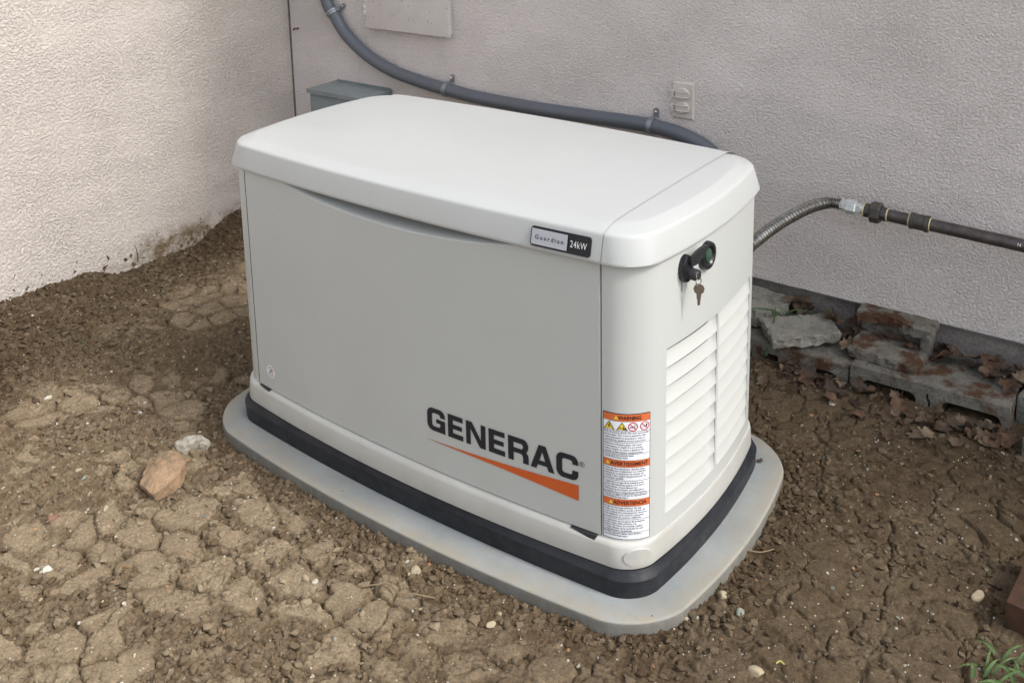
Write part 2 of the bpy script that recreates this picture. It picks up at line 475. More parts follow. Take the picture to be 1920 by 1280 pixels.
LEAFM = [leaf_mat('dry_leaf_brown', (0.048, 0.029, 0.018), (0.120, 0.076, 0.047)),
         leaf_mat('dry_leaf_tan', (0.085, 0.058, 0.036), (0.19, 0.135, 0.088)),
         leaf_mat('dry_leaf_dark', (0.026, 0.017, 0.011), (0.065, 0.042, 0.027)),
         leaf_mat('dry_leaf_rust', (0.056, 0.030, 0.017), (0.138, 0.077, 0.044))]
MAT['grass'] = leaf_mat('green_grass', (0.045, 0.085, 0.022), (0.10, 0.17, 0.055))
MAT['grass_dark'] = leaf_mat('dark_grass', (0.022, 0.055, 0.014), (0.05, 0.105, 0.03))
MAT['root'] = simple('dry_root', (0.20, 0.145, 0.085), 0.8)
MAT['rust'] = simple('rusty_nail', (0.10, 0.035, 0.018), 0.85)
MAT['straw'] = simple('yellow_bit', (0.42, 0.38, 0.10), 0.6)

# ------------------------------------------------------------------ ground
def ground_h(x, y):
    """smooth lie of the land (pad top is z = 0)"""
    h = -0.028 + 0.012 * (fbm(x * 1.7 + 5, y * 1.7 + 2, 3, 3) - 0.5)
    near_left = sstep(-1.15, -1.66, x)
    h = h + near_left * (0.050 * sstep(0.12, -0.08, y) + 0.075 * sstep(0.36, 0.62, y) - 0.016)
    mound = np.exp(-(((x + 1.42) / 0.26) ** 2 + ((y + 0.33) / 0.40) ** 2))
    h = h + 0.018 * mound
    h = h + 0.006 * sstep(0.48, 0.70, y) * sstep(0.0, 0.3, x)
    h = h - 0.009 * sstep(0.13, 0.0, pad_dist(x, y))
    h = h - 0.010 * np.exp(-(((x + 0.86) / 0.16) ** 2 + ((y + 0.02) / 0.2) ** 2))
    return h
def outline(a, b, r, hf, hs, n=40):
    P = []
    A = a - hs; B = b - hf
    def add(x, y):
        bx = hs * (1 - (y / B) ** 2) if abs(y) < B else 0
        by = hf * (1 - (x / A) ** 2) if abs(x) < A else 0
        P.append((x * (1 + bx / A), y * (1 + by / B)))
    for cx, cy, t0 in ((A - r, -(B - r), -90), (A - r, B - r, 0), (-(A - r), B - r, 90), (-(A - r), -(B - r), 180)):
        for k in range(n):
            t = math.radians(t0 + 90 * k / (n - 1)); add(cx + r * math.cos(t), cy + r * math.sin(t))
        t = math.radians(t0 + 90); x0, y0 = cx + r * math.cos(t), cy + r * math.sin(t)
        nx = {-90: (A, B - r), 0: (-(A - r), B), 90: (-A, -(B - r)), 180: (A - r, -B)}[t0]
        for k in range(1, n): add(x0 + (nx[0] - x0) * k / n, y0 + (nx[1] - y0) * k / n)
    return np.array(P)
PAD = (0.6824, 0.3977, 0.1073, 0.0469, 0.046)
pad_out = outline(*PAD)
def pad_dist(x, y):
    """rough distance outside the pad's edge"""
    ang = np.arctan2(y, x); pa = np.arctan2(pad_out[:, 1], pad_out[:, 0]); pr = np.hypot(pad_out[:, 0], pad_out[:, 1])
    o = np.argsort(pa)
    rr = np.interp(ang, pa[o], pr[o], period=2 * PI)
    return (np.hypot(x, y) - rr) * 0.8
def soil_fields(x, y):
    pd = pad_dist(x, y)
    h = ground_h(x, y)
    # dried ground; the rest is moist with shade worked into its colour
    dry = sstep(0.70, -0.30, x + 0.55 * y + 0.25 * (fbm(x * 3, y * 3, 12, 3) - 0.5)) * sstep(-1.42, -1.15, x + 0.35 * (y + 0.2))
    loose = np.maximum(sstep(-1.18, -1.42, x + 0.3 * (y + 0.1)) * 0.95, sstep(0.10, 0.02, pd) * 0.9)
    loose = np.maximum(loose, np.exp(-(((x + 0.88) / 0.17) ** 2 + ((y + 0.03) / 0.22) ** 2)))
    n_hi = vnoise(x * 70, y * 70, 8) - 0.5; n_hi2 = vnoise(x * 70, y * 70, 9) - 0.5
    n_md = fbm(x * 24, y * 24, 15, 3) - 0.5; n_md2 = fbm(x * 24, y * 24, 16, 3) - 0.5
    wx = x + 0.085 * (fbm(x * 6, y * 6, 5, 3) - 0.5) + 0.020 * n_md + 0.006 * n_hi
    wy = y + 0.085 * (fbm(x * 6 + 7, y * 6 + 3, 6, 3) - 0.5) + 0.020 * n_md2 + 0.006 * n_hi2
    f1, f2, c = voro(wx * 9.0, wy * 11.0, 1)
    e = (f2 - f1)
    g1, g2, gc = voro(wx * 24 + 3 * n_md, wy * 27, 2)
    ge = (g2 - g1)
    patch = fbm(x * 3.6 + 2, y * 3.6, 14, 3)
    platep = np.clip(1.05 - 0.95 * loose - 1.35 * sstep(0.50, 0.68, patch), 0.03, 1.0)
    plate = (c < platep).astype(float)
    # plates crumble away from their edges by varying amounts
    worn = 0.06 + 0.46 * sstep(0.38, 0.62, fbm(x * 5, y * 5, 21, 3)) * (0.4 + 0.6 * vnoise(c * 57, c * 31, 22))
    er = e + 0.10 * n_md + 0.09 * (fbm(x * 55, y * 55, 23, 3) - 0.5)
    thin = sstep(0.0, 0.06, worn - 0.09)
    inner = sstep(worn * 0.55, worn * 0.55 + 0.035 + 0.05 * thin, er)
    pm = plate * inner
    sub = (gc < platep * 0.55) * (1 - pm) * sstep(0.06, 0.30, ge + 0.2 * n_md)
    # clods and crumbs between
    k1, k2, kc = voro(wx * 62, wy * 62, 3)
    m1, m2, mc = voro(x * 118 + 2 * n_md, y * 118, 33)
    l1, l2, lc = voro(x * 190, y * 190, 4)
    crumb = 0.0100 * np.clip(1 - k1 * 1.35, 0, 1) * (kc > 0.45) * kc + 0.0050 * np.clip(1 - m1 * 1.4, 0, 1) * (0.3 + mc) + 0.0030 * np.clip(1 - l1 * 1.3, 0, 1)
    lump = 0.008 * np.clip(fbm(x * 30, y * 30, 30, 3) - 0.36, 0, 1) * 2
    calm = 1 - 0.68 * sstep(0.2, 0.5, x) * (1 - loose)
    hh = h + (1 - pm) * (1 - 0.65 * sub) * calm * (crumb + lump * (0.30 + 0.9 * loose))
    top = 0.0050 + 0.0045 * c + 0.005 * (fbm(x * 9, y * 9, 50, 2) - 0.5) + 0.0015 * sstep(0.05, 0.6, e)
    hh = hh + pm * top + sub * 0.006 * (0.4 + gc)
    hh = hh + pm * (0.0030 * (fbm(x * 45, y * 45, 40, 4) - 0.5) * 2 + 0.0016 * np.clip(1 - m1 * 1.5, 0, 1) * (mc > 0.7))
    # drying cracks, of uneven width, on and between plates
    on = sstep(0.28, 0.42, vnoise(x * 8, y * 8, 45))
    cr = plate * (1 - sstep(0.01, 0.040 + 0.065 * vnoise(x * 15, y * 15, 44), e)) * on
    cr2 = pm * (1 - sstep(0.01, 0.11, ge)) * sstep(0.42, 0.54, fbm(x * 11, y * 11, 47, 2))
    hh = hh - (0.014 * cr + 0.007 * cr2) * (0.35 + 0.65 * dry)
    w = fbm(x * 14, y * 14, 60, 4)
    q1, q2, qc = voro((x + 0.10 * (w - 0.5)) * 4.1 + 0.3, (y + 0.10 * (fbm(x * 14, y * 14, 66, 4) - 0.5)) * 4.1, 9)
    lc_ = (1 - sstep(0.003, 0.028, q2 - q1)) * sstep(0.46, 0.58, vnoise(x * 3.1, y * 3.1, 61)) * sstep(-0.1, 0.3, x) * sstep(0.0, 0.05, pd)
    hh = hh - 0.011 * lc_
    hh = hh + sstep(0.06, 0.0, pd) * 0.012 * (fbm(x * 20, y * 20, 71, 3) - 0.5)
    # colour: dried plate tops are pale, crumbs dark; moist ground carries painted-in shade too
    damp_shade = 1 - dry
    tone = 0.29 + 0.56 * pm * dry * (0.55 + 0.45 * sstep(0.05, 0.35, er)) + 0.14 * sub * dry + 0.13 * dry
    tone = tone + 0.22 * (fbm(x * 7, y * 7, 80, 4) - 0.5) + 0.30 * (fbm(x * 48, y * 48, 81, 3) - 0.5) + 0.07 * (c - 0.5) * pm + 0.22 * (kc - 0.5) * (1 - pm) + 0.16 * (mc - 0.5) * (1 - 0.6 * pm)
    tone = tone - 0.15 * loose + 0.34 * damp_shade * (fbm(x * 5 + 9, y * 5, 85, 4) - 0.47) * (1 - loose)
    return hh, tone, damp_shade, pm
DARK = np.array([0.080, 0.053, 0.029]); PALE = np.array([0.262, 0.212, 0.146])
def soil_rgb(tone, damp_shade):
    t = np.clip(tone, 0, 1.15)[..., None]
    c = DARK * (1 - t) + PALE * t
    return c * (1 - 0.26 * damp_shade[..., None])
fine = 0.0029
gx = np.concatenate([-np.geomspace(40, 1.76, 14), np.arange(-1.72, 1.42, fine), np.geomspace(1.44, 40, 14)])
gy = np.concatenate([-np.geomspace(40, 1.22, 14), np.arange(-1.18, 0.97, fine), np.geomspace(1.0, 40, 14)])
GX, GY = np.meshgrid(gx, gy, indexing='ij')
GH, TONE, DAMP_SHADE, PM = soil_fields(GX, GY)
RGB = soil_rgb(TONE, DAMP_SHADE)
nx, ny = GX.shape
me = bpy.data.meshes.new('ground')
co = np.stack([GX, GY, GH], -1).reshape(-1, 3).astype(np.float32)
idx = np.arange(nx * ny).reshape(nx, ny)
q = np.stack([idx[:-1, :-1], idx[1:, :-1], idx[1:, 1:], idx[:-1, 1:]], -1).reshape(-1, 4)
me.vertices.add(len(co)); me.vertices.foreach_set('co', co.ravel())
me.loops.add(q.size); me.loops.foreach_set('vertex_index', q.ravel().astype(np.int32))
me.polygons.add(len(q)); me.polygons.foreach_set('loop_start', np.arange(0, q.size, 4, dtype=np.int32))
me.update(calc_edges=True)
me.shade_smooth()
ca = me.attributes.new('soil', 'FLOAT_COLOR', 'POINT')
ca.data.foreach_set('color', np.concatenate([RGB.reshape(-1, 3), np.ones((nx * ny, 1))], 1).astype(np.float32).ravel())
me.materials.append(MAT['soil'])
g = bpy.data.objects.new('ground', me); COL.objects.link(g)
tag(g, kind='structure')
def gz(x, y):
    """height of the finished soil surface"""
    i = int(np.clip(np.searchsorted(gx, x), 1, nx - 1)); j = int(np.clip(np.searchsorted(gy, y), 1, ny - 1))
    return float(GH[i, j])

# ------------------------------------------------------------------ house
WALL_X, WALL_Y, WEEP = -1.697, 0.93, 0.137
house = empty('house', (WALL_X, WALL_Y, 0), 'pinkish beige stucco house whose two walls meet in the corner behind the generator', 'house')
mb = MB()
mb.box((-1.697 - 0.10, -2.0 + 0.45, 1.25), (0.20, 4.95, 2.9))
mb.build('side_wall', MAT['stucco_side'], house, 0, label='pale beige stucco wall on the left with mud splashes along its foot')
mb = MB()
mb.box((1.6, WALL_Y + 0.06, (WEEP + 2.7) / 2), (6.60, 0.12, 2.7 - WEEP))
mb.build('back_wall', MAT['stucco_back'], house, 0, label='pinkish grey stucco wall behind the generator')
mb = MB()
mb.box((1.6, WALL_Y + 0.09, -0.1), (6.60, 0.12, 2 * (WEEP - 0.004) - 0.0 + 0.2 - 0.12))
fo = MB().box((1.6, WALL_Y + 0.085, (WEEP - 0.003 - 0.4) / 2), (6.60, 0.12, WEEP - 0.003 + 0.4)).build('foundation', MAT['foundation'], house, 0)
# weep screed: thin lip under the stucco
MB().box((1.6, WALL_Y + 0.008, WEEP - 0.0035), (6.60, 0.010, 0.004)).build('weep_screed', MAT['strap'], house, 0)
# open joint in the corner
MB().box((WALL_X + 0.003, WALL_Y - 0.002, 1.25), (0.0045, 0.004, 2.6)).build('corner_joint', MAT['jointdirt'], house, 0)
# unseen overhang added above the frame, sized to shade the left wall's corner
MB().box((1.6, WALL_Y + 0.11, 2.60), (6.9, 0.62, 0.10)).build('added_eave', MAT['added_soffit'], house, 0)

# ------------------------------------------------------------------ pad
def ring_verts(par, z, n=40):
    return [(p[0], p[1], z) for p in outline(*par, n)]
def loft(levels, cap_top=True, cap_bot=False, n=40):
    vs = []; fs = []
    for par, z in levels: vs += ring_verts(par, z, n)
    m = len(vs) // len(levels)
    for i in range(len(levels) - 1):
        for k in range(m):
            k2 = (k + 1) % m
            fs.append((i * m + k, i * m + k2, (i + 1) * m + k2, (i + 1) * m + k))
    if cap_top: fs.append(tuple((len(levels) - 1) * m + k for k in range(m)))
    if cap_bot: fs.append(tuple(range(m))[::-1])
    return vs, fs
def inset(par, d): return (par[0] - d, par[1] - d, max(par[2] - d, 0.01), par[3], par[4])
vs, fs = [], []
levels = [(0.000, -0.085), (0.000, -0.05), (0.0, -0.012), (0.0, -0.0045), (0.0008, -0.0020), (0.0028, -0.0004), (0.006, 0.0), (0.02, 0.0004), (0.05, 0.0), (0.085, 0.0)]
for d, z in levels:
    o = outline(*inset(PAD, d))
    for i, p in enumerate(o):
        fl = 0.0
        if z < -0.012:   # shallow moulded flutes down the side
            c0 = o[i] / np.linalg.norm(o[i]); s_ = i * 0.9
            fl = 0.0
        d0 = np.linalg.norm(p)
        vs.append((p[0] * (1 - fl / d0), p[1] * (1 - fl / d0), z))
m_ = len(vs) // len(levels)
for i in range(len(levels) - 1):
    for k in range(m_):
        k2 = (k + 1) % m_
        fs.append((i * m_ + k, i * m_ + k2, (i + 1) * m_ + k2, (i + 1) * m_ + k))
fs.append(tuple((len(levels) - 1) * m_ + k for k in range(m_)))
pad = mobj('equipment_pad', vs, fs, MAT['pad'], None, 40, label='grey concrete-like pad with rounded corners under the generator')
tag(pad, cat='pad')
at = pad.data.attributes.new('rim', 'FLOAT', 'POINT')
rv = []
for d, z in levels: rv += [1.0 if d < 0.008 and z > -0.003 else (0.65 if d < 0.03 and z > -0.003 else (0.55 if z < -0.003 else 0.0))] * m_
at.data.foreach_set('value', np.array(rv, np.float32))
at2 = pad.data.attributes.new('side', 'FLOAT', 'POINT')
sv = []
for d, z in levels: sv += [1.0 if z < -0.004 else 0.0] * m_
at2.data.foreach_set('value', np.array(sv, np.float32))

# ------------------------------------------------------------------ generator
gen = empty('standby_generator', (0, 0, 0), 'beige home standby generator with white roof standing on the grey pad', 'generator')
RF = 0.0309
# black plastic base
v_, f_ = loft([((0.6130, 0.3268, 0.062, 0.031, 0.028), 0.0006), ((0.6139, 0.3278, 0.062, 0.0314, 0.028), 0.006),
               ((0.6139, 0.3278, 0.062, 0.0314, 0.028), 0.0345), ((0.6150, 0.3290, 0.062, 0.0314, 0.028), 0.0375),
               ((0.6142, 0.3290, 0.061, 0.033, 0.029), 0.0405), ((0.6115, 0.3272, 0.058, 0.035, 0.031), 0.0440),
               ((0.6080, 0.3250, 0.055, 0.038, 0.032), 0.0535), ((0.595, 0.312, 0.050, 0.038, 0.032), 0.0545)])
mobj('base_skirt', v_, f_, MAT['band'], gen, 40)
# painted steel base ring with its ledge
v_, f_ = loft([((0.6045, 0.3220, 0.0532, 0.0387, 0.033), 0.0540), ((0.6067, 0.3242, 0.0532, 0.0387, 0.033), 0.0552), ((0.6072, 0.3246, 0.0532, 0.0387, 0.033), 0.0575),
               ((0.6066, 0.3236, 0.054, 0.038, 0.033), 0.075), ((0.6060, 0.3215, 0.056, 0.037, 0.033), 0.096),
               ((0.6056, 0.3190, 0.058, 0.036, 0.033), 0.1015), ((0.6046, 0.3140, 0.059, 0.035, 0.033), 0.1055), ((0.6010, 0.3060, 0.060, 0.034, 0.033), 0.1070),
               ((0.58, 0.285, 0.06, 0.033, 0.033), 0.1072)])
mobj('base_ring', v_, f_, MAT['ring'], gen, 50)
BODY = (0.603, 0.308, 0.060, 0.033, 0.032)
class Path:
    def __init__(s, par, n=60):
        o = outline(*par, n)
        # start at the front centre, run towards +x
        k = int(np.argmin(np.abs(o[:, 0]) + (o[:, 1] > 0) * 10))
        o = np.roll(o, -k, 0)
        o = np.vstack([o, o[:1]])
        s.p = o
        d = np.hypot(*np.diff(o, axis=0).T)
        s.s = np.concatenate([[0], np.cumsum(d)]); s.L = s.s[-1]
    def pos(s, u):
        u = u % s.L
        return np.array([np.interp(u, s.s, s.p[:, 0]), np.interp(u, s.s, s.p[:, 1])])
    def nrm(s, u):
        a = s.pos(u - 0.004); b = s.pos(u + 0.004); t = b - a; t = t / np.linalg.norm(t)
        return np.array([t[1], -t[0]])
    def at(s, u, z, off=0.0):
        p = s.pos(u) + s.nrm(u) * off
        return (p[0], p[1], z)
    def find(s, cond, lo=0.0, hi=None):
        hi = hi or s.L
        us = np.linspace(lo, hi, 6000)
        for u in us:
            if cond(s.pos(u)): return u
BP = Path(BODY)
def front_s(x):           # arc position of an x on the front face
    k = (BP.p[:, 1] < 0)
    if x >= 0: return BP.find(lambda p: p[0] >= x, 0, BP.L / 4)
    return -Path(BODY).find(lambda p: p[0] >= -x, 0, BP.L / 4)
S_R = front_s(0.497); S_L = front_s(-0.507)
S_Y0 = BP.find(lambda p: p[1] >= -0.194, S_R, BP.L / 2)
S_YM = BP.find(lambda p: p[1] >= 0.0, S_R, BP.L / 2)
S_Y1 = BP.find(lambda p: p[1] >= 0.197, S_R, BP.L / 2)
def strip(us, zs, off=lambda u, z: 0.0, skip=None):
    vs = []; fs = []
    for u in us:
        for z in zs: vs.append(BP.at(u, z, off(u, z)))
    m = len(zs)
    for i in range(len(us) - 1):
        for j in range(m - 1):
            if skip and skip((us[i] + us[i + 1]) / 2, (zs[j] + zs[j + 1]) / 2): continue
            fs.append((i * m + j, (i + 1) * m + j, (i + 1) * m + j + 1, i * m + j + 1))
    return vs, fs
Z0, Z1 = 0.1065, 0.692
# dark inside shell seen through the gaps
v_, f_ = loft([(inset(BODY, 0.012), 0.10), (inset(BODY, 0.012), 0.60), (inset(BODY, 0.075), 0.61), (inset(BODY, 0.075), 0.70)])
mobj('inner_shell', v_, f_, MAT['core'], gen, 30)
# front door, with the finger recess under the roof lip
def door_off(u, z):
    x = BP.pos(u)[0]
    t = (x + 0.02) / 0.40
    if abs(t) >= 1: e = 0
    else: e = (1 - t * t)
    zc = 0.690 - 0.050 * e ** 0.72      # lower edge of the recess
    d = max(0.0, z - zc)
    k = min(1.0, d / 0.021)
    rec = -0.060 * (k * k * (3 - 2 * k)) * min(1, e * 3.5)
    return rec + 0.0015
us = list(np.linspace(S_L + 0.0042, S_R - 0.0022, 150)); zs = list(np.linspace(0.1095, 0.60, 30)) + list(np.linspace(0.605, 0.690, 70))
def door_open(u, z):
    t = (BP.pos(u)[0] + 0.02) / 0.40
    return False
v_, f_ = strip(us, zs, door_off, skip=door_open)
# folded edges
m = len(zs); n0 = len(v_)
def fold(seq, d=0.010):
    global v_, f_
    base = len(v_)
    for k, i in enumerate(seq):
        u = us[i // m]; z = zs[i % m]
        v_.append(BP.at(u, z, door_off(u, z) - d))
    for k in range(len(seq) - 1): f_.append((seq[k], base + k, base + k + 1, seq[k + 1]))
fold([j for j in range(m)]); fold([i * m for i in range(len(us))][::-1]); fold([(len(us) - 1) * m + j for j in range(m)][::-1])
door = mobj('door_panel', v_, f_, MAT['cabinet'], gen, 38)
# right-hand corner and side panel with two columns of recessed louvers
LZ0, LZ1, NL = 0.138, 0.4875, 9
GAPH = 0.0045
def ugrid(a, b, step): return list(np.linspace(a, b, max(2, int(round((b - a) / step)) + 1)))
us = ugrid(S_R + 0.0008, S_Y0, 0.006)[:-1] + ugrid(S_Y0, S_YM - GAPH, 0.012)[:-1] + [S_YM - GAPH] + ugrid(S_YM + GAPH, S_Y1, 0.012)[:-1] + [S_Y1] + ugrid(S_Y1, BP.L / 2 - front_s(0.497), 0.008)[1:]
zs = [Z0, LZ0] + list(np.linspace(LZ0, LZ1, 4))[1:-1] + [LZ1] + list(np.linspace(LZ1, Z1, 5))[1:]
def hole(u, z): return LZ0 < z < LZ1 and (S_Y0 < u < S_YM - GAPH or S_YM + GAPH < u < S_Y1)
v_, f_ = strip(us, zs, skip=hole)
base = len(v_)
for z in zs: v_.append(BP.at(us[0], z, -0.008))
for j in range(len(zs) - 1): f_.append((j, j + 1, base + j + 1, base + j))
mobj('side_panel', v_, f_, MAT['cabinet'], gen, 38)
def louvers(ua, ub):
    D = 0.0165; P = (LZ1 - LZ0) / NL
    us = ugrid(ua, ub, 0.006)
    vs = []; fs = []
    prof = [(t_, -D * (1 - t_ ** 1.42)) for t_ in (0.0, 0.12, 0.24, 0.36, 0.48, 0.60, 0.70, 0.80, 0.88, 0.94, 0.98)] + [(1.0, -0.0002)]
    for k in range(NL):
        zt = LZ1 - k * P
        b = len(vs); m = len(prof)
        for u in us:
            w_ = max(0.0, 1 - (ub - u) / 0.020); w_ = 1 - w_ ** 2.2 * 0.85
            for t, d in prof: vs.append(BP.at(u, zt - t * P, d * w_))
        for i in range(len(us) - 1):
            for j in range(m - 1):
                a = b + i * m + j
                fs.append((a, a + 1, a + 1 + m, a + m))
        # ledge above this slat
        c = len(vs)
        for u in us: vs.append(BP.at(u, zt, 0.0))
        for i in range(len(us) - 1): fs.append((c + i, b + i * m, b + (i + 1) * m, c + i + 1))
        # end walls, finely stepped so they stay smooth
        for e, u in ((0, us[0]), (len(us) - 1, us[-1])):
            c = len(vs)
            for t, d in prof: vs.append(BP.at(u, zt - t * P, 0.0))
            for j in range(m - 1):
                a = b + e * m + j
                fs.append((a, a + 1, c + j + 1, c + j) if e == 0 else (a + 1, a, c + j, c + j + 1))
    return vs, fs
for ua, ub in ((S_Y0, S_YM - GAPH), (S_YM + GAPH, S_Y1)):
    v_, f_ = louvers(ua, ub)
    mobj('louver_vent', v_, f_, MAT['louver'], gen, 60)
# left corner/side panel and back panel
SB = BP.L / 2
v_, f_ = strip(ugrid(SB + front_s(0.497), BP.L + S_L - 0.0008, 0.010), [Z0, 0.3, 0.5, Z1]); mobj('side_panel', v_, f_, MAT['cabinet'], gen, 38)
v_, f_ = strip(ugrid(SB - front_s(0.497) + 0.003, SB + front_s(0.497) - 0.003, 0.03), [Z0, 0.3, 0.5, Z1]); mobj('back_panel', v_, f_, MAT['cabinet'], gen, 38)
# dark wedges painting the shade of the gaps under the door's bottom corners
def notch(xa, xb, za, zb, zc, name='notch_shade'):
    pts = []
    sa, sb = front_s(xa), front_s(xb)
    mb = MB()
    vs = [BP.at(sa, za, 0.0072), BP.at(sb, zb, 0.0078), BP.at(sb - 0.004 if xb > 0 else sb, zc, 0.0100), BP.at((sa + sb) / 2, (za + zc) / 2 , 0.0090)]
    vs2 = [BP.at(sa, za, 0.0), BP.at(sb, zb, 0.0), BP.at(sb, zc, 0.0), BP.at((sa + sb) / 2, (za + zc) / 2, 0.0)]
    mb.add(vs + vs2, [(0, 3, 2, 1), (0, 1, 5, 4), (1, 2, 6, 5), (2, 3, 7, 6), (3, 0, 4, 7)])
    return mb.build(name, MAT['black_rough'], gen, 0)
notch(0.432, 0.489, 0.1075, 0.1085, 0.0975)
notch(-0.497, -0.455, 0.1095, 0.1078, 0.1055)

# ---- roof
LIPP = (0.609, 0.3158, 0.0602, 0.0283, 0.0303)
prof = [(0.013, 0.6735), (0.0030, 0.6728), (0.0008, 0.6738), (0.0, 0.6760), (0.0008, 0.6800), (0.0105, 0.7225), (0.0118, 0.7262), (0.0138, 0.7288),
        (0.0168, 0.7302), (0.0190, 0.7311), (0.0400, 0.7383), (0.0425, 0.7390), (0.0450, 0.7393), (0.0500, 0.7396), (0.060, 0.7400), (0.085, 0.7409), (0.12, 0.7420), (0.17, 0.7432), (0.22, 0.7440), (0.27, 0.7445), (0.295, 0.7447)]
def roof_par(d):
    a, b, r, hf, hs = LIPP
    B_ = (b - d) - max(hf - d * 0.10, 0.004)
    return (a - d, b - d, max(min(r + d * 0.10, B_ - 0.004), 0.004), max(hf - d * 0.10, 0.004), hs)
def roof_mesh(grow=0.0, zoff=0.0, stretch_back=0.0):
    vs = []; fs = []
    n = 40
    for d, z in prof:
        for p in outline(*roof_par(d - grow), n):
            y = p[1] + (stretch_back if p[1] > 0.10 else 0)
            vs.append((p[0], y, z + zoff))
    m = len(vs) // len(prof)
    for i in range(len(prof) - 1):
        for k in range(m):
            k2 = (k + 1) % m
            fs.append((i * m + k, i * m + k2, (i + 1) * m + k2, (i + 1) * m + k))
    # centre: strips between the two long sides
    last = (len(prof) - 1) * m
    fs.append(tuple(last + k for k in range(m)))
    return vs, fs
def cut(vs, fs, planes):
    bm = bmesh.new()
    bv = [bm.verts.new(v) for v in vs]
    for f in fs: bm.faces.new([bv[i] for i in f])
    for co_, no in planes:
        bmesh.ops.bisect_plane(bm, geom=list(bm.verts) + list(bm.edges) + list(bm.faces), plane_co=co_, plane_no=no, clear_outer=True)
    bm.verts.index_update()
    r = [tuple(v.co) for v in bm.verts], [tuple(v.index for v in f.verts) for f in bm.faces]
    bm.free()
    return r
SEAM = 0.5025
v_, f_ = roof_mesh(0.0, 0.0)
c_ = cut(v_, f_, [((SEAM + 0.0007, 0, 0), (-1, 0, 0))]); mobj('roof_end_cap', *c_, MAT['roof'], gen, 40)
c_ = cut(v_, f_, [((-SEAM - 0.0007, 0, 0), (1, 0, 0))]); mobj('roof_end_cap', *c_, MAT['roof'], gen, 40)
v_, f_ = roof_mesh(0.0012, 0.0012, 0.006)
c_ = cut(v_, f_, [((SEAM - 0.0005, 0, 0), (1, 0, 0)), ((-SEAM + 0.0005, 0, 0), (-1, 0, 0))]); mobj('roof_panel', *c_, MAT['roof'], gen, 40)
v_, f_ = roof_mesh(-0.0005, -0.0005)
c_ = cut(v_, f_, [((SEAM + 0.02, 0, 0), (1, 0, 0)), ((-SEAM - 0.02, 0, 0), (-1, 0, 0))]); mobj('roof_joint', *c_, MAT['roof'], gen, 40)

# ---- lettering tools
def text_mesh(body, size, spacing=1.0, res=2, shear=0.0, bold=0.0, sx=1.0):
    cu = bpy.data.curves.new('t', 'FONT')
    cu.body = body; cu.size = size; cu.resolution_u = res; cu.space_character = spacing; cu.offset = bold; cu.shear = shear
    o = bpy.data.objects.new('t', cu); COL.objects.link(o)
    dg = bpy.context.evaluated_depsgraph_get()
    me = bpy.data.meshes.new_from_object(o.evaluated_get(dg))
    vs = [(v.co.x * sx, v.co.y) for v in me.vertices]; fs = [tuple(p.vertices) for p in me.polygons]
    bpy.data.objects.remove(o); bpy.data.curves.remove(cu); bpy.data.meshes.remove(me)
    return vs, fs
def poly_mesh(loops, res=1):
    """filled 2D shape with holes from closed loops"""
    cu = bpy.data.curves.new('t', 'CURVE'); cu.dimensions = '2D'; cu.fill_mode = 'BOTH'
    for lp in loops:
        sp = cu.splines.new('POLY'); sp.points.add(len(lp) - 1); sp.use_cyclic_u = True
        for pt, c in zip(sp.points, lp): pt.co = (c[0], c[1], 0, 1)
    o = bpy.data.objects.new('t', cu); COL.objects.link(o)
    dg = bpy.context.evaluated_depsgraph_get()
    me = bpy.data.meshes.new_from_object(o.evaluated_get(dg))
    vs = [(v.co.x, v.co.y) for v in me.vertices]; fs = [tuple(p.vertices) for p in me.polygons]
    bpy.data.objects.remove(o); bpy.data.curves.remove(cu); bpy.data.meshes.remove(me)
    return vs, fs
def fit(vf, x0, y0, w=None, h=None, align='L'):
    vs, fs = vf
    xs = [v[0] for v in vs]; ys = [v[1] for v in vs]
    kx = w / (max(xs) - min(xs)) if w else 1; ky = h / (max(ys) - min(ys)) if h else 1
    if w and not h: ky = kx
    if h and not w: kx = ky
    mx = min(xs); my = min(ys)
    return [((v[0] - mx) * kx + x0, (v[1] - my) * ky + y0) for v in vs], fs
class Flat:
    def __init__(s): s.v = []; s.f = []
    def add(s, vf):
        n = len(s.v); s.v += vf[0]; s.f += [tuple(i + n for i in f) for f in vf[1]]; return s
    def rect(s, x0, y0, x1, y1, nx=1):
        n = len(s.v)
        for i in range(nx + 1):
            x = x0 + (x1 - x0) * i / nx
            s.v += [(x, y0), (x, y1)]
        for i in range(nx): s.f.append((n + 2 * i, n + 2 * i + 2, n + 2 * i + 3, n + 2 * i + 1))
        return s
def up_faces(vs, fs, ref):
    """orient the flat faces outwards"""
    out = []
    for f in fs:
        a, b, c = (Vector(vs[f[k]]) for k in (0, 1, 2))
        nrm = (b - a).cross(c - a)
        out.append(f if nrm.dot(ref(vs[f[0]])) >= 0 else f[::-1])
    return out
def decal(name, flat, mapf, mat, parent, label=None):
    vs = [mapf(x, y) for x, y in flat.v]
    fs = up_faces(vs, flat.f, lambda p: Vector((p[0] * 0.5 if p[0] > 0.45 else 0, -1 if p[1] < -0.2 else 0, 0.0)))
    return mobj(name, vs, fs, mat, parent, 0, label=label)

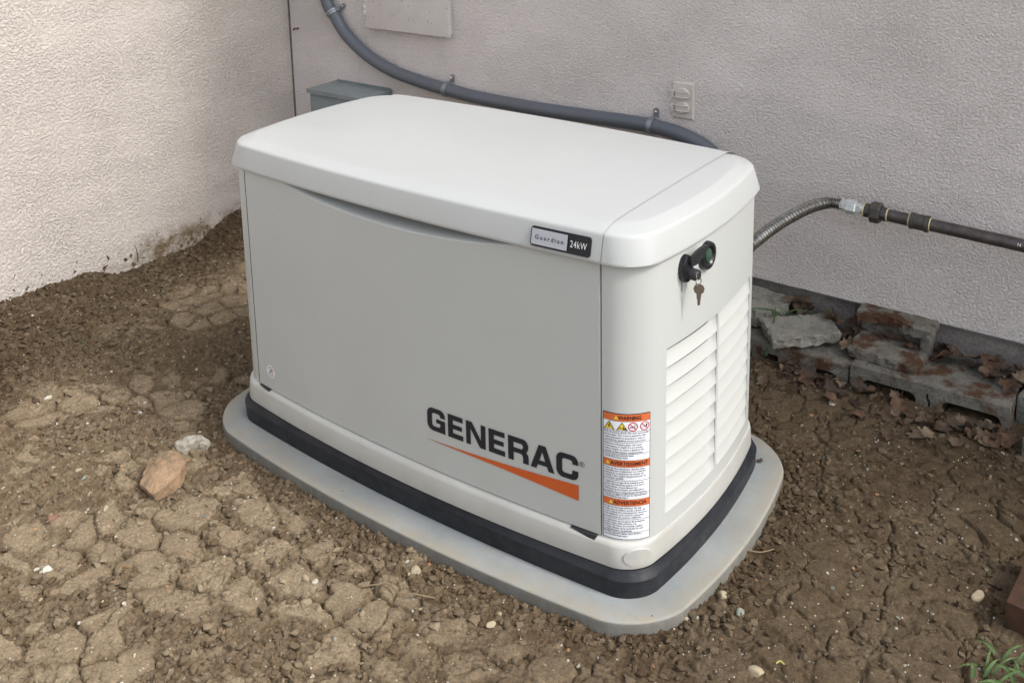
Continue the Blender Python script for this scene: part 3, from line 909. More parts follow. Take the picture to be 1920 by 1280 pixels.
# ---- brand name on the door: wide bold letters drawn as outlines
def arc(cx, cy, rx, ry, a0, a1, n=8): return [(cx + rx * math.cos(math.radians(a0 + (a1 - a0) * k / n)), cy + ry * math.sin(math.radians(a0 + (a1 - a0) * k / n))) for k in range(n + 1)]
T = 0.22; TV = 0.27
def gE(): return 0.82, [[(0, 0), (0.82, 0), (0.82, T), (TV, T), (TV, 0.5 - T * .45), (0.76, 0.5 - T * .45), (0.76, 0.5 + T * .45), (TV, 0.5 + T * .45), (TV, 1 - T), (0.81, 1 - T), (0.81, 1), (0, 1)]]
def gN(): return 1.02, [[(0, 0), (TV - .03, 0), (TV - .03, 0.70), (0.72, 0), (1.02, 0), (1.02, 1), (0.78, 1), (0.78, 0.32), (0.31, 1), (0, 1)]]
def gC():
    o = arc(0.30, 0.70, 0.30, 0.30, 180, 90) [::1]
    out = arc(0.30, 0.70, 0.30, 0.30, 180, 90) + arc(0.72, 0.72, 0.28, 0.28, 90, 0)
    out += [(1.0, 0.64), (0.73, 0.64)]
    out += arc(0.63, 0.70, 0.10, 0.09, 0, 90) + arc(0.39, 0.68, 0.12, 0.11, 90, 180)
    out += arc(0.39, 0.32, 0.12, 0.11, 180, 270) + arc(0.63, 0.30, 0.10, 0.09, 270, 360)
    out += [(0.73, 0.40), (1.0, 0.40)] + arc(0.72, 0.28, 0.28, 0.28, 0, -90) + arc(0.30, 0.30, 0.30, 0.30, 270, 180)
    return 1.0, [out]
def gG():
    out = arc(0.30, 0.70, 0.30, 0.30, 180, 90) + arc(0.72, 0.72, 0.28, 0.28, 90, 0)
    out += [(1.0, 0.66), (0.73, 0.66)]
    out += arc(0.63, 0.70, 0.10, 0.09, 0, 90) + arc(0.39, 0.68, 0.12, 0.11, 90, 180)
    out += arc(0.39, 0.32, 0.12, 0.11, 180, 270) + arc(0.63, 0.30, 0.10, 0.09, 270, 360)
    out += [(0.73, 0.385), (0.50, 0.385), (0.50, 0.56), (1.0, 0.56), (1.0, 0.0), (0.84, 0.0)] + [(0.30, 0.0)] + arc(0.30, 0.30, 0.30, 0.30, 270, 180)
    return 1.0, [out]
def gR():
    out = [(0, 0), (TV, 0), (TV, 0.36), (0.55, 0.36)] + arc(0.60, 0.22, 0.13, 0.14, 90, 0) + [(0.73, 0), (1.0, 0), (1.0, 0.26)]
    out += arc(0.86, 0.32, 0.13, 0.13, 0, 70) + arc(0.74, 0.72, 0.25, 0.28, -50, 90) + [(0, 1)]
    hole_ = [(TV, 0.56), (0.62, 0.56)] + arc(0.64, 0.67, 0.09, 0.11, -90, 90) + [(TV, 0.78)]
    return 1.0, [out, hole_]
def gA():
    return 1.12, [[(0, 0), (0.27, 0), (0.345, 0.18), (0.775, 0.18), (0.85, 0), (1.12, 0), (0.72, 1), (0.40, 1)], [(0.425, 0.37), (0.695, 0.37), (0.56, 0.74)]]
word = Flat(); xc = 0.0; GAP = 0.16
for gfun in (gG, gE, gN, gE, gR, gA, gC):
    w, lps = gfun()
    if gfun is gA: xc -= 0.07
    if gfun is gC: xc -= 0.07
    word.add(([(v[0] + xc, v[1]) for v in poly_mesh(lps)[0]], poly_mesh(lps)[1])) if False else None
    vf = poly_mesh(lps)
    word.add(([(v[0] + xc, v[1]) for v in vf[0]], vf[1]))
    xc += w + GAP
WT = xc - GAP
LX0, LX1 = 0.0795, 0.4485
def on_door(x, z, off=0.0012):
    # x is a world x on the door; a little height keeps the ink proud of the paint
    s_ = np.interp(x, _dx, _ds)
    return BP.at(s_, z, door_off(s_, z) + off)
_ds = np.linspace(S_L, S_R, 400); _dx = np.array([BP.pos(s_)[0] for s_ in _ds])
word.v = [(LX0 + v[0] / WT * (LX1 - LX0), 0.1975 + v[1] * 0.0545 + (0.0150 - 0.0) * (v[0] / WT)) for v in word.v] if False else [(LX0 + v[0] / WT * (LX1 - LX0), 0.2030 + 0.0058 * (v[0] / WT) + v[1] * 0.0530) for v in word.v]
decal('brand_lettering', word, lambda x, y: on_door(x, y), MAT['ink'], door)
sw = Flat(); n = 24
top = [(0.0765 + (0.449 - 0.0765) * k / n, 0.1785 + (0.2010 - 0.1785) * (k / n) ** 1.15) for k in range(n + 1)]
bot = [(p[0], 0.1780 + (0.1675 - 0.1780) * (k / n) + 0.0045 * math.sin(PI * k / n)) for k, p in enumerate(top)]
sw.v = [p for pr_ in zip(bot, top) for p in pr_]; sw.f = [(2 * k, 2 * k + 2, 2 * k + 3, 2 * k + 1) for k in range(n)]
decal('brand_swoosh', sw, lambda x, y: on_door(x, y), MAT['orange'], door)
rg = Flat()
circ = lambda cx, cy, r, n=20: [(cx + r * math.cos(2 * PI * k / n), cy + r * math.sin(2 * PI * k / n)) for k in range(n)]
rg.add(poly_mesh([circ(0.4565, 0.2490, 0.0055), circ(0.4565, 0.2490, 0.0046)]))
rg.add(fit(text_mesh('R', 0.01, res=2), 0.4542, 0.2460, h=0.0060))
decal('registered_mark', rg, lambda x, y: on_door(x, y), MAT['ink'], door)
# round sticker
st = Flat().add(poly_mesh([circ(-0.450, 0.158, 0.0168, 36)]))
rs = decal('round_sticker', st, lambda x, y: on_door(x, y, 0.0010), MAT['lblwhite'], door)
bl = Flat().add(poly_mesh([[(-0.448, 0.1655), (-0.4545, 0.1575), (-0.4505, 0.1575), (-0.4530, 0.1500), (-0.4455, 0.1595), (-0.4495, 0.1595), (-0.4460, 0.1655)]]))
decal('bolt_mark', bl, lambda x, y: on_door(x, y, 0.0016), MAT['ink'], rs)
rr = Flat().add(poly_mesh([[(-0.450 + 0.0085 * math.cos(a), 0.158 + 0.0085 * math.sin(a)) for a in np.radians(np.arange(-80, 81, 10))] + [(-0.450 + 0.0070 * math.cos(a), 0.158 + 0.0070 * math.sin(a)) for a in np.radians(np.arange(80, -81, -10))]]))
rr.add(poly_mesh([[(-0.450 + 0.0085 * math.cos(a), 0.158 + 0.0085 * math.sin(a)) for a in np.radians(np.arange(110, 251, 10))] + [(-0.450 + 0.0070 * math.cos(a), 0.158 + 0.0070 * math.sin(a)) for a in np.radians(np.arange(250, 109, -10))]]))
decal('ring_mark', rr, lambda x, y: on_door(x, y, 0.0016), MAT['lblred'], rs)
tk = Flat()
for a in list(range(30, 151, 14)) + list(range(210, 331, 14)):
    ca_, sa_ = math.cos(math.radians(a)), math.sin(math.radians(a))
    cx, cy = -0.450 + 0.0120 * ca_, 0.158 + 0.0120 * sa_
    tk.add(([(cx - sa_ * 0.0010 - ca_ * 0.0009, cy + ca_ * 0.0010 - sa_ * 0.0009), (cx + sa_ * 0.0010 - ca_ * 0.0009, cy - ca_ * 0.0010 - sa_ * 0.0009), (cx + sa_ * 0.0010 + ca_ * 0.0009, cy - ca_ * 0.0010 + sa_ * 0.0009), (cx - sa_ * 0.0010 + ca_ * 0.0009, cy + ca_ * 0.0010 + sa_ * 0.0009)], [(0, 1, 2, 3)]))
decal('rim_print', tk, lambda x, y: on_door(x, y, 0.0016), MAT['black_rough'], rs)

# ---- warning label on the rounded corner
W0 = S_R + 0.0035; WW = 0.53 * (BP.find(lambda p: p[1] >= -0.2455 and p[0] > 0.5, S_R, BP.L / 2) - W0) + 0.47 * 0.1045; WZ0, WZ1 = 0.1105, 0.3765
def on_corner(x, y, off=0.0006): return BP.at(W0 + x, WZ0 + y, off)
HT = WZ1 - WZ0
bgf = Flat().rect(0, 0, WW, HT, 24)
lab = decal('warning_label', bgf, lambda x, y: on_corner(x, y, 0.0005), MAT['ink'], gen)
inner = Flat()
hd = [(HT - 0.0145 - 0.0008, HT - 0.0012), (HT * 0.6365 - 0.0140, HT * 0.6365), (HT * 0.3260 - 0.0140, HT * 0.3260)]
lines = [HT - 0.0148 - 0.0205]
secs = []
rows = [  # (text, y-centre as fraction from the top)
 ('Risk of electric shock. No user serviceable', .149), ('parts inside. The control panel for this', .169), ('engine generator is intended to only be', .189), ('operated by qualified service personnel.', .209),
 ('Explosion of battery gases can cause', .240), ('severe injury or death. Do not smoke,', .260), ('strike a match or cause a spark in the', .280), ('vicinity of this battery compartment.', .300),
 ('Cancer and reproductive harm', .325), ('www.P65Warnings.ca.gov.', .342),
 ('Risque de choc électrique. Aucune pièce', .432), ('réparable par l’utilisateur. Le contrôle', .451), ('panneau de ce générateur de moteur est', .470), ('destiné à être utilisé uniquement par un', .489), ('personnel qualifié.', .508),
 ('L’explosion de gaz de la batterie peut', .540), ('causer des blessures graves ou la mort.', .559), ('Ne pas fumer, ne pas allumer une', .578), ('allumette ni provoquer une étincelle à', .597), ('proximité de ce compartiment de batterie.', .616),
 ('Cancer et effet nocif sur la reproduction.', .640), ('www.P65Warnings.ca.gov.', .657),
 ('Riesgo de descarga eléctrica. No hay', .742), ('piezas que el usuario puede reparar. El', .761), ('control panel para este generador de motor', .780), ('está destinado a ser operado solamente', .799), ('por personal de servicio calificado.', .818),
 ('La explosión de los gases de la batería', .850), ('puede causar daños severos o la', .869), ('muerte. No fume, ni encienda cerillos', .888), ('ni haga chispas en la vecindad de este', .907), ('compartimiento de baterías.', .926),
 ('Produce cáncer y daños reproductivos', .950), ('www.P65Warnings.ca.gov.', .968)]
seps = [.136, .224, .313, .524, .629, .834, .939]
cuts = [0.0] + [HT * (1 - s_) for s_ in seps]
B = 0.0013
edges = sorted([HT - B, B] + [HT * (1 - s_) for s_ in seps] + [h for pr_ in hd for h in pr_])
inner.rect(B, B, WW - B, HT - B, 24)
decal('label_paper', inner, lambda x, y: on_corner(x, y, 0.0008), MAT['lblwhite'], lab)
for a, b_ in hd: decal('header_bar', Flat().rect(B, a, WW - B, b_, 24), lambda x, y: on_corner(x, y, 0.0011), MAT['lblorange'], lab)
ln = Flat()
for s_ in seps: ln.rect(B, HT * (1 - s_) - 0.0004, WW - B, HT * (1 - s_) + 0.0004, 24)
for a, b_ in hd: ln.rect(B, a - 0.0006, WW - B, a, 24).rect(B, b_, WW - B, b_ + 0.0006, 24)
decal('dividing_line', ln, lambda x, y: on_corner(x, y, 0.0012), MAT['ink'], lab)
tx = Flat()
for t_, f_c in rows:
    full = len(t_) / 41.5 * (WW - 0.009)
    vf = text_mesh(t_, 0.0047, 1.0, res=1, bold=0.00010)
    xs = [v[0] for v in vf[0]]
    k = full / (max(xs) - min(xs))
    x0_ = min(xs)
    tx.add(([((v[0] - x0_) * k + 0.0028, v[1] * 0.98 + HT * (1 - f_c) - 0.0014) for v in vf[0]], vf[1]))
decal('label_print', tx, lambda x, y: on_corner(x, y, 0.0013), simple('label_grey_ink', (0.045, 0.05, 0.075), 0.5), lab)
hink = simple('header_ink', (0.05, 0.012, 0.01), 0.5)
for (a, b_), wd, cx, wdt in zip(hd, ('WARNING', 'AVERTISSEMENT', 'ADVERTENCIA'), (0.034 * WW / 0.1045, 0.0175 * WW / 0.1045, 0.0235 * WW / 0.1045), (0.049 * WW / 0.1045, 0.082 * WW / 0.1045, 0.073 * WW / 0.1045)):
    decal('header_word', Flat().add(fit(text_mesh(wd, 0.01, res=2, bold=0.0002), cx, a + 0.0032, w=wdt, h=0.0082)), lambda x, y: on_corner(x, y, 0.0016), hink, lab)
for (a, b_), cx in zip(hd, (0.0262, 0.0100, 0.0165)):
    tro = decal('alert_triangle', Flat().add(([(cx - 0.0046, a + 0.0030), (cx + 0.0046, a + 0.0030), (cx, a + 0.0112)], [(0, 1, 2)])), lambda x, y: on_corner(x, y, 0.0015), MAT['lblyellow'], lab)
# pictograms
PZ = HT * (1 - 0.1355) + 0.0014; PH = 0.0178
def tri_at(cx, s=1.0): return [(cx - 0.0108 * s, PZ + (1 - s) * 0.006), (cx + 0.0108 * s, PZ + (1 - s) * 0.006), (cx, PZ + PH - (1 - s) * 0.011)]
for cx, kind in ((0.0128, 'bolt'), (0.0372, 'blast')):
    pk = decal('pictogram', Flat().add(([*tri_at(cx)], [(0, 1, 2)])), lambda x, y: on_corner(x, y, 0.0013), MAT['ink'], lab)
    decal('pictogram_fill', Flat().add(([*tri_at(cx, 0.80)], [(0, 1, 2)])), lambda x, y: on_corner(x, y, 0.0017), MAT['lblyellow'], pk)
    if kind == 'bolt':
        sh = [[(cx + 0.0012, PZ + 0.0130), (cx - 0.0030, PZ + 0.0072), (cx - 0.0002, PZ + 0.0072), (cx - 0.0014, PZ + 0.0030), (cx + 0.0030, PZ + 0.0085), (cx + 0.0004, PZ + 0.0085), (cx + 0.0024, PZ + 0.0130)]]
        decal('pictogram_mark', Flat().add(poly_mesh(sh)), lambda x, y: on_corner(x, y, 0.0020), MAT['ink'], pk)
    else:
        f2_ = Flat().rect(cx - 0.0050, PZ + 0.0062, cx - 0.0010, PZ + 0.0071).rect(cx - 0.0044, PZ + 0.0035, cx - 0.0036, PZ + 0.0062).rect(cx - 0.0024, PZ + 0.0035, cx - 0.0016, PZ + 0.0062)
        f2_.add(poly_mesh([[(cx + 0.0005, PZ + 0.0022), (cx + 0.0085, PZ + 0.0022), (cx + 0.0062, PZ + 0.0058), (cx + 0.0040, PZ + 0.0048), (cx + 0.0030, PZ + 0.0095), (cx + 0.0012, PZ + 0.0078), (cx + 0.0026, PZ + 0.0050)]]))
        decal('pictogram_mark', f2_, lambda x, y: on_corner(x, y, 0.0020), MAT['ink'], pk)
for cx, kind in ((WW - 0.0345, 'cig'), (WW - 0.0118, 'match')):
    cy = PZ + 0.0086
    pk = decal('pictogram', Flat().add(poly_mesh([circ(cx, cy, 0.0092, 32), circ(cx, cy, 0.0076, 32)])), lambda x, y: on_corner(x, y, 0.0016), MAT['lblred'], lab)
    d = 0.0062
    decal('pictogram_bar', Flat().add(([(cx - d - 0.0005, cy + d - 0.0006), (cx - d + 0.0006, cy + d + 0.0005), (cx + d + 0.0005, cy - d + 0.0006), (cx + d - 0.0006, cy - d - 0.0005)], [(0, 1, 2, 3)])), lambda x, y: on_corner(x, y, 0.0020), MAT['lblred'], pk)
    f2_ = Flat().rect(cx - 0.0060, cy - 0.0022, cx + 0.0030, cy - 0.0006 if kind == 'cig' else cy - 0.0014)
    if kind == 'cig':
        f2_.rect(cx + 0.0034, cy - 0.0022, cx + 0.0044, cy - 0.0006).rect(cx + 0.0034, cy + 0.0002, cx + 0.0042, cy + 0.0034).rect(cx + 0.0014, cy + 0.0022, cx + 0.0034, cy + 0.0030)
    else:
        f2_.add(poly_mesh([[(cx + 0.0030, cy - 0.0022), (cx + 0.0052, cy - 0.0004), (cx + 0.0048, cy + 0.0026), (cx + 0.0030, cy + 0.0046), (cx + 0.0020, cy + 0.0006)]]))
    decal('pictogram_mark', f2_, lambda x, y: on_corner(x, y, 0.0013), MAT['ink'], pk)

# ---- badge on the roof's front lip
RP = Path(roof_par(0.0 - 0.0012)); 
_rz = [p[1] + 0.0012 for p in prof[3:10]]; _rd = [p[0] - 0.0012 for p in prof[3:10]]
def lip_s(x): 
    us_ = np.linspace(0, RP.L / 4, 1500); xs_ = [RP.pos(u)[0] for u in us_]
    return float(np.interp(x, xs_, us_))
_ls = lip_s(0.4185)
def on_lip(x, y, off=0.001):
    """x, y in badge metres from its middle"""
    z = 0.7005 + y * 0.965
    d = float(np.interp(z, _rz, _rd)) + 0.0012
    p = RP.pos(_ls + x) - RP.nrm(_ls + x) * d
    nn = RP.nrm(_ls + x)
    return (p[0] + nn[0] * off, p[1] + nn[1] * off, z + 0.3 * off)
def rrect(w, h, r, n=6, skew=0.0):
    L = []
    for sx, sy, a0 in ((1, 1, 0), (-1, 1, 90), (-1, -1, 180), (1, -1, 270)):
        for k in range(n + 1):
            a = math.radians(a0 + 90 * k / n)
            L.append((sx * (w / 2 - r) + r * math.cos(a), sy * (h / 2 - r) + r * math.sin(a)))
    return L
def slab_decal(name, loop, offs, mat, parent):
    n = len(loop)
    vs = [on_lip(x, y, offs[0]) for x, y in loop] + [on_lip(x * 0.995, y * 0.985, offs[1]) for x, y in loop]
    fl = poly_mesh([loop])
    k = len(vs)
    vs += [on_lip(x * 0.995, y * 0.985, offs[1]) for x, y in fl[0]]
    fs = [(i, (i + 1) % n, n + (i + 1) % n, n + i) for i in range(n)] + [tuple(j + k for j in f) for f in fl[1]]
    return mobj(name, vs, fs, mat, parent, 30)
def dense(loop, m=4):
    out = []
    for i in range(len(loop)):
        a = loop[i]; b = loop[(i + 1) % len(loop)]
        L = math.hypot(a[0] - b[0], a[1] - b[1]); k = max(1, int(L / 0.008))
        out += [(a[0] + (b[0] - a[0]) * t / k, a[1] + (b[1] - a[1]) * t / k) for t in range(k)]
    return out
badge = slab_decal('name_badge', dense(rrect(0.128, 0.0385, 0.006)), (0.0, 0.0030), MAT['black'], gen)
sil = Flat()
for ya, yb in ((-0.0150, -0.0075), (-0.0075, 0.0), (0.0, 0.0075), (0.0075, 0.0150)): sil.rect(-0.0605, ya, 0.0165, yb, 14)
decal('badge_insert', sil, lambda x, y: on_lip(x, y, 0.0052), MAT['silver'], badge)
tg = Flat().add(fit(text_mesh('Guardian', 0.01, 1.45, res=2, bold=0.0001), -0.0525, -0.0045, w=0.0610))
decal('badge_word', tg, lambda x, y: on_lip(x, y, 0.0060), MAT['ink'], badge)
tg = Flat().add(fit(text_mesh('24kW', 0.01, 1.12, res=2), 0.0225, -0.0060, w=0.0345, h=0.0125))
decal('badge_number', tg, lambda x, y: on_lip(x, y, 0.0050), MAT['badgetext'], badge)

# ---- lock, indicator lamp, corner cap on the right
def side_s(y): return BP.find(lambda p: p[1] >= y, S_R, BP.L / 2)
def disc(name, s_, z, rx, rz, h, mat, parent, dome=0.3, n=40, inner=None):
    vs = []; fs = []
    rings = [(1.0, 0.0), (1.0, h * 0.6), (0.94, h * 0.92), (0.86, h), (0.45, h * (1 + dome * 0.5)), (0.02, h * (1 + dome * 0.6))]
    if inner: rings = [(1.0, 0.0), (1.0, h * 0.6), (0.94, h), (0.72, h), (0.58, h * 0.55), (0.02, h * 0.5)]
    for r, o in rings:
        for k in range(n):
            a = 2 * PI * k / n
            vs.append(BP.at(s_ + rx * r * math.cos(a), z + rz * r * math.sin(a), o))
    for i in range(len(rings) - 1):
        for k in range(n):
            k2 = (k + 1) % n; fs.append((i * n + k, i * n + k2, (i + 1) * n + k2, (i + 1) * n + k))
    fs.append(tuple((len(rings) - 1) * n + k for k in range(n)))
    return mobj(name, vs, fs, mat, parent, 40)
si = side_s(-0.063)
ind = disc('status_light', si, 0.6335, 0.0275, 0.0285, 0.010, MAT['black'], gen, inner=True)
disc('green_lens', si, 0.6335, 0.0125, 0.0150, 0.0085, MAT['green'], ind)
sl = side_s(-0.143)
lk = disc('lock', sl, 0.6345, 0.0185, 0.0275, 0.012, MAT['black'], gen)
lp = Vector(BP.at(sl, 0.6345)); ln_ = Vector((*BP.nrm(sl), 0)); lt = Vector((0, 0, 1)).cross(ln_)
# barrel
mb = MB(); c0 = lp + ln_ * 0.008 + Vector((0, 0, -0.010)) + lt * 0.006
mb.tube([c0, c0 + ln_ * 0.016, c0 + ln_ * 0.020], [0.0115, 0.0115, 0.0100], 24); mb.build('lock_barrel', MAT['black_rough'], lk, 40)
mb = MB(); mb.tube([c0 + ln_ * 0.0195, c0 + ln_ * 0.0225], 0.0078, 20); mb.build('lock_face', MAT['chrome'], lk, 40)
# weather flap swung up towards the roof lip
mb = MB()
fa = lp + ln_ * 0.017 + Vector((0, 0, 0.014)); fb = lp + ln_ * 0.024 + lt * 0.040 + Vector((0, 0, 0.036))
vs = []; fs = []
ax = (fb - fa); axn = ax.normalized(); wd = ln_.cross(axn).normalized(); th = axn.cross(wd)
ring = 14
for side in (-1, 1):
    for k in range(24):
        a = 2 * PI * k / 24
        cc = (fa + fb) / 2 + axn * math.cos(a) * ax.length * 0.56 + wd * math.sin(a) * 0.0125 * (1.0 - 0.25 * math.cos(a)) + th * side * 0.0028
        vs.append(cc)
fs.append(tuple(range(24))[::-1]); fs.append(tuple(range(24, 48)))
for k in range(24): fs.append((k, (k + 1) % 24, 24 + (k + 1) % 24, 24 + k))
mb.add(vs, fs); mb.build('lock_flap', MAT['black_rough'], lk, 40)
# clear tab under the lock
mb = MB(); c1 = lp + Vector((0, 0, -0.034)) + ln_ * 0.003
mb.box(c1, (0.0012, 0.014, 0.020), Matrix((ln_, lt, Vector((0, 0, 1)))).transposed()); mb.build('clear_tag', MAT['clear'], lk, 0)
# keys: a thing of their own hanging from the barrel
KU = Vector((0.86, 0.50, 0)).normalized()
kc = c0 + ln_ * 0.0215 + Vector((0, 0, -0.004))
keys = empty('hanging_key', kc, 'small brownish key dangling from the black lock by a wire ring', 'key')
mb = MB()
pts = [kc + Vector((0, 0, -0.0085)) + (lt * math.cos(a) + Vector((0, 0, 1)) * math.sin(a)) * 0.0085 for a in np.linspace(0, 2 * PI, 25)]
mb.tube(pts, 0.0011, 8, cap=False); mb.build('key_ring', MAT['chrome'], keys, 60)
mb = MB()
kx = lambda u, v, o: kc + Vector((0, 0, -0.0115)) + KU * (u * 1.0 + 0.001) + Vector((0, 0, -1)) * v + KU.cross(Vector((0, 0, 1))) * (o + 0.001)
outl = [(-0.003, 0.0), (0.003, 0.0), (0.0085, 0.004), (0.0105, 0.010), (0.0085, 0.0165), (0.0045, 0.0195), (0.0042, 0.026), (0.0030, 0.028), (0.0038, 0.031), (0.0024, 0.034), (0.0030, 0.037), (0.0018, 0.042),
        (0.0, 0.0435), (-0.0026, 0.042), (-0.0030, 0.031), (-0.0044, 0.029), (-0.0045, 0.0195), (-0.0085, 0.0165), (-0.0105, 0.010), (-0.0085, 0.004)]
vs = [kx(u, v, 0.0) for u, v in outl] + [kx(u, v, 0.0020) for u, v in outl]; nn_ = len(outl)
mb.add(vs, [tuple(range(nn_))[::-1], tuple(range(nn_, 2 * nn_))] + [(k, (k + 1) % nn_, nn_ + (k + 1) % nn_, nn_ + k) for k in range(nn_)])
mb.build('key_blade', MAT['brass'], keys, 0)
# oval cap on the base ring's corner
RG = Path((0.6060, 0.3222, 0.055, 0.0375, 0.033))
sc = RG.find(lambda p: p[0] >= 0.5665, 0, RG.L / 4)
vs = []; fs = []; n = 44
for r, o in ((1.0, -0.002), (1.0, 0.0024), (0.965, 0.0033), (0.5, 0.0034), (0.02, 0.0034)):
    for k in range(n):
        a = 2 * PI * k / n
        vs.append(RG.at(sc + 0.0290 * r * math.cos(a), 0.0795 + 0.0185 * r * math.sin(a), o))
for i in range(4):
    for k in range(n):
        k2 = (k + 1) % n; fs.append((i * n + k, i * n + k2, (i + 1) * n + k2, (i + 1) * n + k))
fs.append(tuple(4 * n + k for k in range(n)))
mobj('corner_cap', vs, fs, MAT['ring'], gen, 40)
# bright fold of sheet metal at the two far base corners
for par_s in (RG.L - RG.find(lambda p: p[0] >= 0.5960, 0, RG.L / 4) if RG.find(lambda p: p[0] >= 0.5960, 0, RG.L / 4) else None,):
    pass

# ------------------------------------------------------------------ grey conduit and straps
cpts = [(-1.50, 0.9, 1.45), (-1.495, 0.9, 1.05), (-1.445, 0.9, 0.849), (-1.403, 0.9, 0.79), (-1.345, 0.9, 0.721), (-1.237, 0.9, 0.652), (-1.104, 0.9, 0.606), (-0.949, 0.9, 0.581), (-0.854, 0.9, 0.571), (-0.706, 0.9, 0.560),
        (-0.48, 0.9, 0.556), (-0.27, 0.9, 0.559), (-0.151, 0.9, 0.562), (-0.034, 0.9, 0.562), (0.054, 0.9, 0.553), (0.125, 0.898, 0.534), (0.177, 0.89, 0.508), (0.215, 0.86, 0.47), (0.24, 0.78, 0.41), (0.25, 0.62, 0.36), (0.25, 0.46, 0.34), (0.25, 0.29, 0.34)]
mb = MB(); mb.tube(smoothpath(cpts, 10), 0.0235, 24); con = mb.build('electrical_conduit', MAT['conduit'], None, 60, loc=(-0.48, 0.93, 0.556))
tag(con, 'thick flexible grey conduit sagging across the back wall above the generator', 'conduit')
def strap(px, pz, ang, label, flip=1):
    t = empty('conduit_strap', (px, WALL_Y, pz), label, 'pipe strap', 'straps holding the grey conduit')
    ca_, sa_ = math.cos(ang), math.sin(ang)
    ux = Vector((ca_, 0, sa_)); uz = Vector((-sa_, 0, ca_)) * flip; uy = Vector((0, 1, 0))
    c = Vector((px, 0.9, pz))
    vs = []; fs = []; n = 22; w = 0.0085; r0, r1 = 0.0238, 0.0262
    for k in range(n + 1):
        a = math.radians(-95 + 185 * k / n)
        for r in (r0, r1):
            for s_ in (-1, 1): vs.append(c + ux * w * s_ - uy * math.cos(a) * r * 1.0 + uz * math.sin(a) * r)
    for k in range(n):
        b = 4 * k
        fs += [(b + 2, b + 3, b + 7, b + 6), (b, b + 4, b + 5, b + 1), (b, b + 2, b + 6, b + 4), (b + 1, b + 5, b + 7, b + 3)]
    mb = MB().add(vs, fs)
    # raised rib
    mb.tube([c - uy * math.cos(math.radians(a)) * 0.0268 + uz * math.sin(math.radians(a)) * 0.0268 for a in range(-66, 96, 9)], 0.0018, 8)
    mb.build('band', MAT['strap'], t, 40)
    mb = MB()
    ear = c + uz * 0.034 + uy * 0.0225
    m3 = Matrix((ux, uy, uz)).transposed()
    mb.box(c + uz * 0.0252 + uy * 0.0130, (0.017, 0.028, 0.0026), m3, 0.0008)
    mb.box(c + uz * 0.033 + uy * 0.0265, (0.017, 0.003, 0.018), m3, 0.001)
    mb.tube([ear + uz * 0.009 + uy * 0.001, ear + uz * 0.009 + uy * 0.004], 0.009, 20)
    mb.build('ear', MAT['strap'], t, 40)
    mb = MB(); mb.tube([ear + uz * 0.006, ear + uz * 0.006 - uy * 0.004, ear + uz * 0.006 - uy * 0.0055], [0.0055, 0.0055, 0.0035], 6); mb.build('screw', MAT['chrome'], t, 30)
strap(-1.412, 0.802, math.radians(-52), 'zinc strap at the steep upper end of the conduit beside the wall corner')
strap(-0.854, 0.571, math.radians(-7), 'zinc strap on the conduit right of the grey electrical box')
strap(-0.034, 0.5625, math.radians(-2), 'zinc strap with a shiny screw on the conduit just left of the outlet')

# ------------------------------------------------------------------ grey electrical box
jb = empty('electrical_box', (-1.295, WALL_Y, 0.25), 'grey steel electrical box on the back wall, its lid showing above the generator', 'electrical box')
MB().box((-1.295, 0.855, 0.385), (0.284, 0.149, 0.265), None, 0.002).build('enclosure', MAT['boxgrey'], jb, 30)
mb = MB()
mb.box((-1.2955, 0.850, 0.5235), (0.297, 0.160, 0.004), None, 0.001); mb.box((-1.2955, 0.7715, 0.5155), (0.297, 0.003, 0.0135)); mb.box((-1.4425, 0.85, 0.5155), (0.003, 0.154, 0.0135)); mb.box((-1.1485, 0.85, 0.5155), (0.003, 0.154, 0.0135))
mb.box((-1.2955, 0.9275, 0.528), (0.285, 0.003, 0.006))
mb.build('rain_lid', MAT['boxgrey'], jb, 30)
# ------------------------------------------------------------------ access panel
ap = empty('wall_panel', (-1.043, WALL_Y, 0.758), 'beige painted metal service panel on the back wall above the conduit', 'wall panel')
MB().box((-1.042, 0.919, 0.96), (0.392, 0.022, 0.388), None, 0.001).build('panel_frame', MAT['panel'], ap, 30)
mb = MB(); mb.box((-1.043, 0.9045, 0.96), (0.402, 0.005, 0.402), None, 0.0018); mb.box((-1.2435, 0.910, 0.96), (0.003, 0.012, 0.40)); mb.box((-0.8425, 0.910, 0.96), (0.003, 0.012, 0.40)); mb.box((-1.043, 0.910, 0.7605), (0.40, 0.012, 0.003))
pd_ = mb.build('panel_door', MAT['panel'], ap, 30)
mb = MB(); mb.box((-1.2440, 0.9010, 0.829), (0.014, 0.003, 0.036), None, 0.0008); mb.tube([(-1.247, 0.9005, 0.811), (-1.247, 0.9005, 0.847)], 0.003, 10); mb.build('hinge', MAT['panel'], pd_, 30)
mb = MB()
for z in (0.820, 0.838): mb.tube([(-1.2415, 0.900, z), (-1.2415, 0.8975, z)], 0.003, 10)
mb.build('rivet', MAT['badgetext'], pd_, 30)

